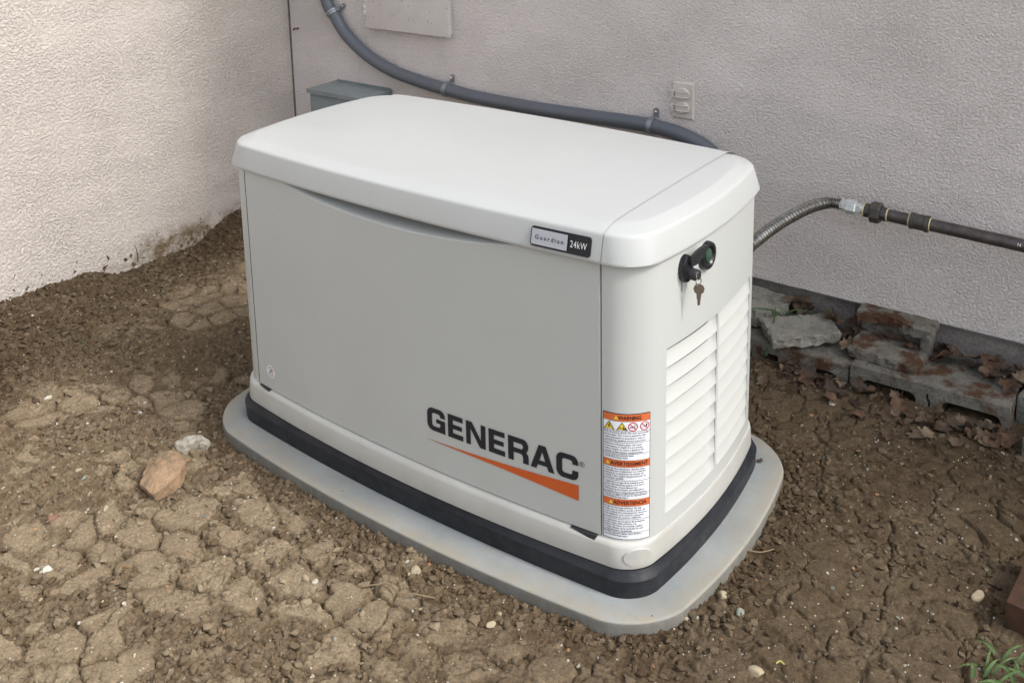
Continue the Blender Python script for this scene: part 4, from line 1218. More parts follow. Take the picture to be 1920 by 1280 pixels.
# ------------------------------------------------------------------ outdoor outlet
ol = empty('wall_outlet', (0.059, WALL_Y, 0.594), 'beige weatherproof outlet cover with two flap lids on the back wall', 'outlet')
mb = MB()
pl = [(0.024, 0.594), (0.0945, 0.594), (0.0945, 0.7065), (0.024, 0.7065)]
vs = [(x, 0.930, z) for x, z in pl] + [(x, 0.9255, z) for x, z in pl] + [(0.0595 + (x - 0.0595) * 0.90, 0.9225, 0.65025 + (z - 0.65025) * 0.94) for x, z in pl]
fs = [(8, 9, 10, 11)] + [(i, (i + 1) % 4, 4 + (i + 1) % 4, 4 + i) for i in range(4)] + [(4 + i, 4 + (i + 1) % 4, 8 + (i + 1) % 4, 8 + i) for i in range(4)]
mb.add(vs, fs); mb.build('cover_plate', MAT['outlet'], ol, 0)
for zc in (0.672, 0.6295):
    lid = MB(); n = 28
    prof_ = [(1.0, 0.0), (1.0, 0.006), (0.90, 0.0085), (0.30, 0.0085)]
    vs = []; fs = []
    for r, o in prof_:
        for k in range(n):
            a = 2 * PI * k / n
            X = 0.0230 * r * math.cos(a); Z = 0.0185 * r * math.sin(a)
            if X > 0: X = X * (1.0 + 0.10 * (1 - abs(math.sin(a)))); 
            vs.append((0.0575 + X, 0.9225 - o, zc + Z))
    for i in range(len(prof_) - 1):
        for k in range(n):
            k2 = (k + 1) % n; fs.append((i * n + k, i * n + k2, (i + 1) * n + k2, (i + 1) * n + k))
    fs.append(tuple((len(prof_) - 1) * n + k for k in range(n)))
    lo = lid.add(vs, fs).build('flap_lid', MAT['outlet'], ol, 40)
    rb = MB()
    for dz in (0.0085, -0.0085):
        rb.tube(smoothpath([(0.0275, 0.9160, zc + dz), (0.038, 0.9095, zc + dz), (0.060, 0.9080, zc + dz), (0.075, 0.9110, zc + dz), (0.0825, 0.9175, zc + dz)], 4), 0.0017, 8)
    rb.box((0.0275, 0.9155, zc), (0.009, 0.011, 0.023), None, 0.001)
    rb.box((0.081, 0.9165, zc), (0.0035, 0.006, 0.019), None, 0.001)
    rb.build('flap_hinge', MAT['outlet'], lo, 40)

# ------------------------------------------------------------------ gas line
gas = empty('gas_line', (0.60, 0.86, 0.0), 'dark iron gas pipe joined to a ribbed steel hose running behind the generator', 'gas pipe')
def gp(x, r=0): return Vector((x, 0.86, 0.4425 - (x - 0.567) * 0.0335))
hp = smoothpath([(0.43, 0.290, 0.405), (0.445, 0.36, 0.408), (0.450, 0.46, 0.414), (0.456, 0.55, 0.419), (0.462, 0.63, 0.424), (0.478, 0.72, 0.431), (0.505, 0.80, 0.440), (0.535, 0.848, 0.4435), (0.571, 0.86, 0.4425)], 16)
# resample evenly and corrugate
acc = [0.0]
for a, b in zip(hp[:-1], hp[1:]): acc.append(acc[-1] + (b - a).length)
Lh = acc[-1]; N = int(Lh / 0.00095); pth = []; rad = []
P_ = np.array([tuple(p) for p in hp])
for k in range(N + 1):
    t = Lh * k / N
    pth.append(Vector([float(np.interp(t, acc, P_[:, c])) for c in range(3)])); rad.append(0.0148 + 0.0022 * math.sin(2 * PI * t / 0.0062))
mb = MB(); mb.tube(pth, rad, 20); mb.build('flexible_hose', MAT['steel'], gas, 60)
mb = MB(); k0 = int(N * 0.0); mb.tube([pth[int(N * 0.10)], pth[int(N * 0.20)], pth[int(N * 0.36)]], 0.0185, 20); mb.build('hose_sleeve', MAT['castiron'], gas, 40)
mb = MB(); mb.tube([gp(0.570), gp(0.584)], 0.0165, 6, start=0.2); mb.build('hose_ferrule', MAT['zinc'], gas, 25)
mb = MB(); mb.tube([gp(0.583), gp(0.585), gp(0.610), gp(0.612)], [0.0185, 0.0205, 0.0205, 0.0185], 6, start=0.2); mb.build('flare_nut', MAT['zinc'], gas, 25)
mb = MB(); mb.tube([gp(0.611), gp(0.6255)], 0.0145, 6, start=0.4); mb.tube([gp(0.625), gp(0.634)], 0.0125, 16); mb.build('hex_adapter', MAT['zinc'], gas, 25)
def dope(x, r=0.0178):
    mb = MB(); mb.tube([gp(x - 0.0018), gp(x - 0.0008), gp(x + 0.0008), gp(x + 0.0018)], [r - 0.001, r, r, r - 0.001], 24); mb.build('sealant_ring', MAT['dope'], gas, 50)
dope(0.6335, 0.0190)
mb = MB(); mb.tube([gp(0.635), gp(0.637), gp(0.656)], [0.0185, 0.0200, 0.0200], 8); mb.build('union_half', MAT['castiron'], gas, 25)
mb = MB(); mb.tube([gp(0.651), gp(0.654), gp(0.674), gp(0.678)], [0.0270, 0.0295, 0.0295, 0.0255], 8, start=0.2); mb.build('union_nut', MAT['castiron'], gas, 25)
mb = MB(); mb.tube([gp(0.677), gp(0.691), gp(0.693)], [0.0200, 0.0200, 0.0185], 8); mb.build('union_half', MAT['castiron'], gas, 25)
dope(0.6945)
mb = MB(); mb.tube([gp(0.695), gp(0.752)], 0.0167, 28); mb.build('pipe_nipple', MAT['iron'], gas, 60)
dope(0.7510, 0.0185)
mb = MB(); mb.tube([gp(x) for x in (0.7530, 0.7540, 0.7625, 0.7635, 0.7900, 0.7910, 0.8000, 0.8010)], [0.0205, 0.0222, 0.0222, 0.0205, 0.0205, 0.0222, 0.0222, 0.0205], 32)
cp = mb.build('coupling', MAT['castiron'], gas, 35)
vf = fit(text_mesh('M', 0.01, res=2), 0.772, -0.005, h=0.010)
def on_cp(x, y):
    c = gp(x); a = y / 0.0205 + 0.25
    return tuple(c + Vector((0, -math.cos(a), math.sin(a))) * 0.0210)
mobj('cast_mark', [on_cp(x, y) for x, y in vf[0]], vf[1], MAT['iron'], cp, 0)
dope(0.8025)
mb = MB(); mb.tube([gp(0.802), gp(1.9)], 0.0167, 28); pp = mb.build('gas_pipe', MAT['iron'], gas, 60)
mb = MB()
vf = fit(text_mesh('N', 0.01, res=1), 1.012, -0.003, h=0.0075)
def on_pp(x, y):
    c = gp(x); a = y / 0.0167 + 0.30
    return tuple(c + Vector((0, -math.cos(a), math.sin(a))) * 0.0171)
mobj('chalk_mark', [on_pp(x, y) for x, y in vf[0]], vf[1], MAT['badgetext'], pp, 0)

# ------------------------------------------------------------------ rough lumps
def lump(name, loc, size, mat, seed, parent=None, sub=3, rough=0.25, facet=False, rotz=0.0, flat=1.0, label=None, cat=None, group=None, cuts=0):
    rnd = random.Random(seed)
    bm = bmesh.new(); bmesh.ops.create_icosphere(bm, subdivisions=sub, radius=1.0)
    offs = [Vector((rnd.uniform(-1, 1), rnd.uniform(-1, 1), rnd.uniform(-1, 1))).normalized() for _ in range(9)]
    amp = [rnd.uniform(-1, 1) for _ in offs]
    pl_ = [(Vector((rnd.uniform(-1, 1), rnd.uniform(-1, 1), rnd.uniform(-0.3, 1))).normalized(), rnd.uniform(0.45, 0.85)) for _ in range(cuts)]
    for v in bm.verts:
        p = v.co.normalized(); r = 1.0
        for o_, a_ in zip(offs, amp): r += rough * a_ * max(0, p.dot(o_)) ** 3
        q_ = p * r
        for pn, pdist in pl_:
            dd = q_.dot(pn) - pdist
            if dd > 0: q_ = q_ - pn * dd
        q_ += Vector((rnd.uniform(-1, 1), rnd.uniform(-1, 1), rnd.uniform(-1, 1))) * rough * 0.07
        v.co = Vector((q_.x * size[0], q_.y * size[1], q_.z * size[2]))
    rz = Matrix.Rotation(rotz, 3, 'Z')
    vs = [tuple(rz @ v.co + Vector(loc)) for v in bm.verts]; bm.verts.index_update()
    fs = [tuple(x.index for x in f.verts) for f in bm.faces]; bm.free()
    o = mobj(name, vs, fs, mat, parent, 28 if facet else 60, loc=loc)
    if label: tag(o, label, cat, group)
    return o
def slab(name, corners, zt, th, mat, seed, rough=0.006, label=None, cat=None, group=None, tilt=(0, 0), parent=None, relief=0.0):
    """broken piece of flat concrete: jagged edges, real thickness"""
    rnd = random.Random(seed)
    pts = []
    for i in range(len(corners)):
        a = Vector((*corners[i], 0)); b = Vector((*corners[(i + 1) % len(corners)], 0))
        k = max(2, int((b - a).length / 0.010))
        for t in range(k):
            p = a.lerp(b, t / k)
            if t: p += Vector((rnd.uniform(-1, 1), rnd.uniform(-1, 1), 0)) * rough * 0.45
            pts.append(p)
    c = sum(pts, Vector()) / len(pts)
    lay = [(1.0, 0.0), (0.99, -0.003), (1.0, -th * 0.35), (0.985, -th * 0.7), (0.96, -th)]
    vs = []; n = len(pts)
    for li, (s_, dz) in enumerate([(0.965, 0.0)] + lay[1:]):
        for p in pts:
            jit = Vector((rnd.uniform(-1, 1), rnd.uniform(-1, 1), 0)) * (rough * (0.15 if li == 0 else 0.5))
            q_ = c + (p - c) * s_ + jit
            z = zt + dz + tilt[0] * (q_.x - c.x) + tilt[1] * (q_.y - c.y) + (rnd.uniform(-1, 1) * rough * (0.08 if li == 0 else 0.3))
            vs.append((q_.x, q_.y, z))
    fs = []
    for i in range(len(lay) - 1):
        for k in range(n):
            k2 = (k + 1) % n; fs.append((i * n + k, (i + 1) * n + k, (i + 1) * n + k2, i * n + k2))
    rings = [list(range(n))]
    for s_ in (0.78, 0.55, 0.3):
        b0 = len(vs)
        for p in pts:
            q_ = c + (p - c) * s_ * 0.965
            z = zt + tilt[0] * (q_.x - c.x) + tilt[1] * (q_.y - c.y)
            if relief:
                f1_, f2_, c_ = voro(np.array([q_.x * 34 + 0.2]), np.array([q_.y * 34 + 0.7]), seed)
                z += relief * (0.35 + float(c_[0]) * 0.5 + 0.5 * (1 - float(f1_[0]))) * (1.0 if s_ < 0.7 else 0.75)
            z += rnd.uniform(-1, 1) * rough * 0.06
            vs.append((q_.x, q_.y, z))
        rings.append(list(range(b0, b0 + n)))
    for ra, rb_ in zip(rings[:-1], rings[1:]):
        for k in range(n): fs.append((ra[k], ra[(k + 1) % n], rb_[(k + 1) % n], rb_[k]))
    vs.append((c.x, c.y, zt + relief * 0.7)); ci = len(vs) - 1
    for k in range(n): fs.append((rings[-1][k], rings[-1][(k + 1) % n], ci))
    fs.append(tuple((len(lay) - 1) * n + k for k in range(n))[::-1])
    o = mobj(name, vs, fs, mat, parent, 24, loc=None if parent else (c.x, c.y, zt - th))
    if label: tag(o, label, cat, group)
    return o

# ------------------------------------------------------------------ concrete blocks lying along the wall
def block(x0, x1, y0, y1, zt, h, cores, label, slit=None, tiltx=0.0):
    """hollow block lying flat: slots run front to back"""
    loops = [[(x0, zt - h), (x1, zt - h), (x1, zt), (x0, zt)]]
    for a, b in cores:
        ca = zt - 0.030; cb = zt - h + 0.022; r = (ca - cb) / 2
        lp = arc(b - r, (ca + cb) / 2, r, r, -90, 90, 10) + arc(a + r, (ca + cb) / 2, r, r, 90, 270, 10)
        loops.append(lp)
    if slit: loops.append(arc(slit, zt - 0.034, 0.0055, 0.014, 90, 270, 6) + arc(slit, zt - 0.048, 0.0055, 0.014, -90, 90, 6)[::1])
    fvs, ffs = poly_mesh(loops)
    # walls along y, built from the loops, with slightly uneven arrises
    rnd = random.Random(int(x0 * 1000))
    vs = []; fs = []
    b0 = 0
    ys = np.linspace(y0, y1, 14)
    for li, lp in enumerate(loops):
        dl = []
        for i in range(len(lp)):
            a = lp[i]; b = lp[(i + 1) % len(lp)]
            k = max(1, int(math.hypot(a[0] - b[0], a[1] - b[1]) / 0.012)) if li == 0 else 1
            dl += [(a[0] + (b[0] - a[0]) * t / k, a[1] + (b[1] - a[1]) * t / k) for t in range(k)]
        n = len(dl); base = len(vs)
        for yi, y in enumerate(ys):
            for p in dl:
                j = 0.0016 if yi else 0.0
                vs.append((p[0] + rnd.uniform(-j, j), y, p[1] + rnd.uniform(-j, j)))
        for yi in range(len(ys) - 1):
            for k in range(n):
                k2 = (k + 1) % n
                f = (base + yi * n + k, base + yi * n + k2, base + (yi + 1) * n + k2, base + (yi + 1) * n + k)
                fs.append(f)
    base = len(vs)
    for x, z in fvs: vs.append((x, y0, z))
    for f in ffs: fs.append(tuple(base + i for i in f))
    base = len(vs)
    for x, z in fvs: vs.append((x, y1, z))
    for f in ffs: fs.append(tuple(base + i for i in f)[::-1])
    cx, cz = (x0 + x1) / 2, zt
    if tiltx: vs = [(x, y, z + tiltx * (x - cx)) for x, y, z in vs]
    bm = bmesh.new(); bv = [bm.verts.new(v) for v in vs]
    for f in fs:
        try: bm.faces.new([bv[i] for i in f])
        except ValueError: pass
    bmesh.ops.remove_doubles(bm, verts=bm.verts, dist=0.0004); bmesh.ops.recalc_face_normals(bm, faces=bm.faces)
    bm.verts.index_update(); vs = [tuple(v.co) for v in bm.verts]; fs = [tuple(v.index for v in f.verts) for f in bm.faces]; bm.free()
    o = mobj('concrete_block', vs, fs, MAT['cmu'], None, 30, loc=((x0 + x1) / 2, (y0 + y1) / 2, zt - h))
    return tag(o, label, 'concrete block', 'concrete blocks laid along the foot of the back wall')
block(0.252, 0.644, 0.752, 0.945, 0.033, 0.092, [(0.285, 0.372), (0.402, 0.500), (0.528, 0.617)], 'hollow concrete block half hidden by the generator, carrying the flat pale slab', tiltx=-0.012)
block(0.650, 1.040, 0.748, 0.942, 0.045, 0.092, [(0.680, 0.820), (0.882, 1.022)], 'hollow concrete block under the rust-stained broken block, two slots showing', slit=0.850, tiltx=0.012)
block(-0.150, 0.245, 0.756, 0.946, 0.030, 0.092, [(-0.12, 0.02), (0.07, 0.215)], 'hollow concrete block lying wholly behind the generator')
# upright old blocks at the right edge
mb = MB().box((1.118, 0.872, -0.035), (0.135, 0.13, 0.17), Matrix.Rotation(math.radians(-8), 3, 'Z'), 0.006)
o = mb.build('old_block', MAT['oldblock'], None, 30, loc=(1.118, 0.872, -0.12)); tag(o, 'mossy grey block standing on end at the right edge beside the row', 'concrete block')
mb = MB().box((1.19, 0.70, -0.030), (0.19, 0.13, 0.13), Matrix.Rotation(math.radians(-14), 3, 'Z'), 0.006)
o = mb.build('old_block', MAT['oldblock'], None, 30, loc=(1.19, 0.70, -0.10)); tag(o, 'weathered block cut off by the right edge in front of the standing one', 'concrete block')
# loose slabs on top
slab('broken_slab', [(0.372, 0.806), (0.450, 0.704), (0.592, 0.842), (0.525, 0.935)], 0.078, 0.030, MAT['slab'], 3, 0.008, 'flat pale broken slab lying on the blocks beside the generator', 'concrete slab', 'broken concrete pieces on the blocks', tilt=(0.0, 0.03))
slab('broken_slab', [(0.29, 0.80), (0.365, 0.812), (0.425, 0.885), (0.405, 0.935), (0.26, 0.938)], 0.100, 0.050, MAT['slab'], 5, 0.009, 'thick speckled broken slab partly hidden behind the generator corner', 'concrete slab', 'broken concrete pieces on the blocks', tilt=(-0.06, 0.12))
# broken half block, open towards us
hb = empty('broken_block', (0.72, 0.86, 0.045), 'rust-stained broken half block with its hollow open to the front', 'concrete block')
slab('lower_shell', [(0.628, 0.788), (0.812, 0.775), (0.818, 0.86), (0.820, 0.935), (0.628, 0.935), (0.626, 0.86)], 0.073, 0.028, MAT['rustyblock'], 9, 0.006, parent=hb)
slab('upper_shell', [(0.622, 0.868), (0.70, 0.885), (0.76, 0.862), (0.826, 0.846), (0.824, 0.938), (0.622, 0.938)], 0.142, 0.028, MAT['rustyblock'], 11, 0.007, parent=hb)
MB().box((0.723, 0.922, 0.094), (0.192, 0.026, 0.056), None, 0.002).build('rear_web', MAT['cmu'], hb, 30)
MB().box((0.808, 0.897, 0.094), (0.026, 0.060, 0.056), None, 0.003).build('end_web', MAT['cmu'], hb, 30)
# brick at the lower right
bk = MB().box((1.238, 0.163, -0.018), (0.155, 0.190, 0.098), Matrix.Rotation(math.radians(-4), 3, 'Z'), 0.004)
o = bk.build('clay_brick', MAT['brick'], None, 30, loc=(1.238, 0.163, -0.067)); tag(o, 'dark red clay brick half sunk in the soil at the right edge', 'brick')

# ------------------------------------------------------------------ notable stones
def put(x, y): return gz(x, y)
def hull_rock(name, pts, mat, seed, amp, label, cuts=3, flatten=1.0, sm=9, shrink=1.0):
    rnd_ = random.Random(seed)
    bm = bmesh.new()
    mx = sum(p[0] for p in pts) / len(pts); my = sum(p[1] for p in pts) / len(pts)
    for p in pts: bm.verts.new((mx + (p[0] - mx) * shrink, my + (p[1] - my) * shrink, G_ + (p[2] - G_) * flatten))
    r_ = bmesh.ops.convex_hull(bm, input=bm.verts)
    bmesh.ops.delete(bm, geom=[v for v in bm.verts if not v.link_faces], context='VERTS')
    bmesh.ops.triangulate(bm, faces=bm.faces)
    bmesh.ops.bevel(bm, geom=list(bm.edges), offset=0.0022, segments=1, affect='EDGES')
    bmesh.ops.triangulate(bm, faces=bm.faces)
    bmesh.ops.subdivide_edges(bm, edges=bm.edges, cuts=cuts, use_grid_fill=True)
    bm.normal_update()
    for v in bm.verts:
        f1_, f2_, c_ = voro(np.array([v.co.x * 55 + v.co.z * 40]), np.array([v.co.y * 55 + v.co.z * 30]), seed)
        v.co += v.normal * (amp * (float(c_[0]) - 0.5) + amp * 0.5 * (float(f1_[0]) - 0.4) + rnd_.uniform(-1, 1) * amp * 0.12)
    bm.verts.index_update()
    vs = [tuple(v.co) for v in bm.verts]; fs = [tuple(v.index for v in f.verts) for f in bm.faces]; bm.free()
    c = sum((Vector(v) for v in vs), Vector()) / len(vs)
    return tag(mobj(name, vs, fs, mat, None, sm, loc=(c.x, c.y, min(v[2] for v in vs))), label, 'rock')
G_ = put_ = gz(-0.54, -0.56)
hull_rock('rock', [(-0.600, -0.560, 0.010), (-0.604, -0.535, 0.014), (-0.588, -0.505, 0.022), (-0.550, -0.492, 0.026), (-0.505, -0.500, 0.018), (-0.480, -0.540, 0.020), (-0.468, -0.590, 0.012), (-0.478, -0.630, 0.000), (-0.508, -0.628, 0.004),
    (-0.535, -0.565, 0.030), (-0.575, -0.590, 0.006), (-0.545, -0.622, 0.000), (-0.578, -0.575, G_ - 0.02), (-0.590, -0.515, G_ - 0.02), (-0.550, -0.480, G_ - 0.02), (-0.475, -0.540, G_ - 0.02), (-0.485, -0.610, G_ - 0.02), (-0.545, -0.600, G_ - 0.02)],
    MAT['rock_orange'], 21, 0.0036, 'angular orange and tan rock left of the pad corner', 2, 0.85, 14, 0.86)
G_ = gz(-0.600, -0.428)
hull_rock('rock', [(-0.640, -0.455, G_ + 0.012), (-0.625, -0.430, G_ + 0.020), (-0.600, -0.405, G_ + 0.024), (-0.570, -0.398, G_ + 0.016), (-0.562, -0.415, G_ + 0.012), (-0.585, -0.440, G_ + 0.022), (-0.615, -0.462, G_ + 0.016),
    (-0.642, -0.46, G_ - 0.015), (-0.56, -0.39, G_ - 0.015), (-0.565, -0.42, G_ - 0.015), (-0.61, -0.47, G_ - 0.015), (-0.615, -0.405, G_ - 0.015)],
    MAT['rock_white'], 22, 0.0065, 'knobbly whitish rock between the orange rock and the pad')
peb = [(-0.477, -0.878, 0.012, 'peb_white', 'chalky white pebble near the lower left corner'), (-0.500, -0.886, 0.007, 'peb_white', 'tiny white pebble touching the chalky one at lower left'),
       (-0.490, -0.688, 0.011, 'peb_green', 'greyish green flat pebble lying below the orange rock'), (-0.555, -0.695, 0.0085, 'peb_tan', 'small tan pebble left of the grey green one below the orange rock'),
       (0.008, -0.587, 0.008, 'peb_white', 'whitish round pebble in the middle of the foreground soil'), (-0.012, -0.592, 0.010, 'peb_tan', 'flat tan pebble beside the whitish one in the foreground'),
       (0.149, -0.440, 0.013, 'peb_tan', 'yellowish pebble close to the front edge of the pad'), (0.667, -0.100, 0.012, 'peb_tan', 'round beige pebble touching the right side of the pad'),
       (0.691, -0.150, 0.012, 'peb_tan', 'oval tan pebble on the soil right of the pad'), (0.660, -0.245, 0.010, 'peb_tan', 'slim yellow pebble below the pad corner on the right'),
       (0.737, -0.170, 0.011, 'peb_green', 'pointed grey green pebble right of the pad'), (0.700, -0.150 - 0.0, 0.0, None, ''),
       (0.820, -0.290, 0.014, 'peb_tan', 'largest oval beige pebble near the bottom right'), (0.645, 0.625, 0.012, 'peb_white', 'pale rough pebble on the dark soil before the blocks'),
       (-0.400, -0.459, 0.012, 'peb_orange', 'small orange stone between the orange rock and the pad'), (0.364, -0.470, 0.010, 'peb_tan', 'tan pebble beside the pad near its front corner'),
       (1.098, 0.162 - 0.03, 0.016, 'peb_tan', 'flat pale stone on the dark soil left of the brick'), (-1.483, 0.183, 0.013, 'peb_green', 'pale green shard on the dark soil by the left wall'),
       (-1.491, 0.324, 0.014, 'peb_tan', 'cream coloured chip in the shade behind the generator'), (-0.84, -0.42, 0.011, 'peb_white', 'white pebble on the plates far left of the rocks'),
       (-1.10, -0.52, 0.013, 'peb_white', 'white jagged pebble at the left edge of the cracked soil'), (-0.62, -0.78, 0.014, 'peb_red', 'flat reddish chip left of the foreground plates'),
       (-0.70, -0.66, 0.011, 'peb_green', 'olive pebble left of the orange rock'), (-0.745, -0.645, 0.010, 'peb_tan', 'small cream pebble left of the olive one')]
for i, (x, y, r, mk, lb) in enumerate(peb):
    if not mk: continue
    rnd = random.Random(i + 50)
    lump('pebble', (x, y, put(x, y) + r * 0.10), (r * 1.10, r * rnd.uniform(0.60, 0.90), r * 0.60), MAT[mk], 60 + i, None, 3, 0.30 if mk == 'peb_white' else 0.18, mk in ('peb_white', 'peb_red', 'peb_orange'), rnd.uniform(0, 3), label=lb, cat='pebble', group='pebbles lying on the soil', cuts=5 if mk in ('peb_white', 'peb_red', 'peb_orange') else 2)

# ------------------------------------------------------------------ crumbs and gravel (uncountable)
def scatter(name, n, seed, rmin, rmax, accept, rgb, label, cat, matname, sink=0.35, power=2.2):
    rng = np.random.default_rng(seed)
    bm = bmesh.new(); bmesh.ops.create_icosphere(bm, subdivisions=1, radius=1.0)
    bm.verts.ensure_lookup_table(); bm.verts.index_update()
    bv = np.array([v.co[:] for v in bm.verts]); bf = np.array([[v.index for v in f.verts] for f in bm.faces]); bm.free()
    xs = rng.uniform(-1.69, 1.38, n * 6); ys = rng.uniform(-1.15, 0.93, n * 6)
    w = accept(xs, ys); keep = rng.uniform(0, 1, n * 6) < w
    xs, ys = xs[keep][:n], ys[keep][:n]; n = len(xs)
    ii = np.clip(np.searchsorted(gx, xs), 1, nx - 1); jj = np.clip(np.searchsorted(gy, ys), 1, ny - 1)
    zs = GH[ii, jj]
    r = rmin + (rmax - rmin) * rng.uniform(0, 1, n) ** power
    V = bv[None] * (1 + 0.45 * rng.uniform(-1, 1, (n, len(bv), 1)))
    sc_ = rng.uniform(0.65, 1.2, (n, 1, 3)); sc_[..., 2] *= 0.75
    V = V * sc_ * r[:, None, None]
    a = rng.uniform(0, 2 * PI, n); ca_, sa_ = np.cos(a)[:, None], np.sin(a)[:, None]
    X = V[..., 0] * ca_ - V[..., 1] * sa_ + xs[:, None]; Y = V[..., 0] * sa_ + V[..., 1] * ca_ + ys[:, None]; Z = V[..., 2] + (zs + r * (0.5 - sink))[:, None]
    co = np.stack([X, Y, Z], -1).reshape(-1, 3)
    F = (bf[None] + (np.arange(n) * len(bv))[:, None, None]).reshape(-1, 3)
    me = bpy.data.meshes.new(name)
    me.vertices.add(len(co)); me.vertices.foreach_set('co', co.astype(np.float32).ravel())
    me.loops.add(F.size); me.loops.foreach_set('vertex_index', F.ravel().astype(np.int32))
    me.polygons.add(len(F)); me.polygons.foreach_set('loop_start', np.arange(0, F.size, 3, dtype=np.int32))
    me.update(calc_edges=True); me.shade_smooth(); me.set_sharp_from_angle(angle=math.radians(50))
    c = rgb(rng, n, ii, jj)
    ca = me.attributes.new('tone', 'FLOAT_COLOR', 'POINT')
    cc = np.repeat(np.concatenate([c, np.ones((n, 1))], 1), len(bv), 0)
    ca.data.foreach_set('color', cc.astype(np.float32).ravel())
    me.materials.append(MAT[matname])
    o = bpy.data.objects.new(name, me); COL.objects.link(o)
    return tag(o, label, cat, kind='stuff')
def acc_crumb(x, y):
    pd = pad_dist(x, y)
    i = np.clip(np.searchsorted(gx, x), 1, nx - 1); j = np.clip(np.searchsorted(gy, y), 1, ny - 1)
    pm = PM[i, j]
    w = (0.50 * (1 - pm) + 0.04) * (1 - 0.45 * sstep(0.2, 0.5, x))
    w = w * (0.35 + 0.9 * sstep(0.40, 0.62, fbm(x * 4.2, y * 4.2, 14, 3)))
    w = w + 0.75 * sstep(0.11, 0.0, pd) + 0.7 * sstep(-1.15, -1.45, x + 0.3 * (y + 0.1))
    return np.where(pd < -0.004, 0, np.clip(w, 0, 1)) * (x > WALL_X + 0.004) * ((y < 0.75) | (x < 0.25))
def rgb_crumb(rng, n, ii, jj):
    t = np.clip(TONE[ii, jj] * 0.8 + rng.uniform(-0.22, 0.30, n), 0.05, 1.1)
    return soil_rgb(t, DAMP_SHADE[ii, jj])
scatter('soil_crumbs', 52000, 3, 0.0012, 0.0105, acc_crumb, rgb_crumb, 'loose brown crumbs of clay between the dried plates', 'soil crumbs', 'crumb', power=5.2)
PAL = np.array([[0.50, 0.46, 0.38], [0.62, 0.60, 0.54], [0.36, 0.29, 0.18], [0.30, 0.32, 0.27], [0.40, 0.24, 0.13], [0.45, 0.40, 0.26], [0.25, 0.20, 0.15]])
def acc_grit(x, y):
    pd = pad_dist(x, y)
    return np.where(pd < 0.004, 0, 0.3 + 0.4 * vnoise(x * 5, y * 5, 90)) * (x > WALL_X + 0.01) * ((y < 0.74) | (x < 0.25))
def rgb_grit(rng, n, ii, jj):
    return PAL[rng.integers(0, len(PAL), n)] * rng.uniform(0.55, 1.0, (n, 1)) * (1 - 0.25 * DAMP_SHADE[ii, jj][:, None])
scatter('fine_gravel', 5200, 5, 0.0010, 0.0058, acc_grit, rgb_grit, 'fine pale gravel and grit strewn over the soil', 'gravel', 'crumb', 0.4, 3.6)

# ------------------------------------------------------------------ dry leaves
def leaf_mesh(seed, mat):
    rnd = random.Random(seed)
    out = []
    lobes = rnd.choice([5, 7])
    N = 44
    for k in range(N):
        a = 2 * PI * k / N
        l = 0.60 + 0.40 * abs(math.cos(a * lobes / 2.0)) ** 0.7
        l *= 1.0 if math.cos(a) > -0.7 else 0.55
        l *= 1 + rnd.uniform(-0.07, 0.07)
        out.append((l * math.cos(a) * 1.15, l * math.sin(a) * 0.85))
    cx = rnd.uniform(0.8, 2.2); cy = rnd.uniform(-1.0, 1.6); tw = rnd.uniform(-0.8, 0.8); f1 = rnd.uniform(2, 5)
    def z(x, y): return 0.26 * (cx * y * y + cy * x * x * 0.6 + tw * x * y) + 0.05 * math.sin(f1 * x + y * 3) + (0.07 * abs(y))
    vs = [(0, 0, z(0, 0))]; fs = []
    for r in (0.35, 0.7, 1.0):
        for x, y in out: vs.append((x * r, y * r, z(x * r, y * r)))
    for k in range(N): fs.append((0, 1 + k, 1 + (k + 1) % N))
    for i in range(2):
        for k in range(N):
            a = 1 + i * N; fs.append((a + k, a + N + k, a + N + (k + 1) % N, a + (k + 1) % N))
    # stalk
    s = 0.026; b = len(vs)
    for t in range(4):
        x = -0.5 - 0.22 * t; zz = z(-0.5, 0) + 0.03 * t * t
        vs += [(x, -s, zz), (x, s, zz), (x, 0, zz + s)]
    for t in range(3):
        for k in range(3):
            fs.append((b + 3 * t + k, b + 3 * t + (k + 1) % 3, b + 3 * t + 3 + (k + 1) % 3, b + 3 * t + 3 + k))
    me = bpy.data.meshes.new('dry_leaf'); me.from_pydata(vs, [], fs); me.update(); me.shade_smooth(); me.materials.append(mat)
    return me
LM = [leaf_mesh(200 + i, LEAFM[i % 4]) for i in range(12)]
rnd = random.Random(99)
seen = {}
TN = ('dull brown', 'tan', 'almost black', 'rusty brown')
def where(x, y):
    if y > 0.74:
        if x > 0.84: return ('right of the broken block', 'halfway along the right block', 'over the right block end', 'at the right edge')[min(3, int((x - 0.84) / 0.08))]
        if x > 0.64: return 'in the hollow of the broken block'
        return 'between pale slab and broken block' if x > 0.53 else 'behind the pale slab'
    w = ('beside the generator corner', 'under the first left slot', 'below the joint of the two blocks', 'below the right block, left slot', 'under the narrow slit', 'below the last slot')[int(np.clip((x - 0.36) / 0.115, 0, 5))]
    return w + (', close in' if y > 0.70 else ', out on the soil' if y < 0.64 else '')
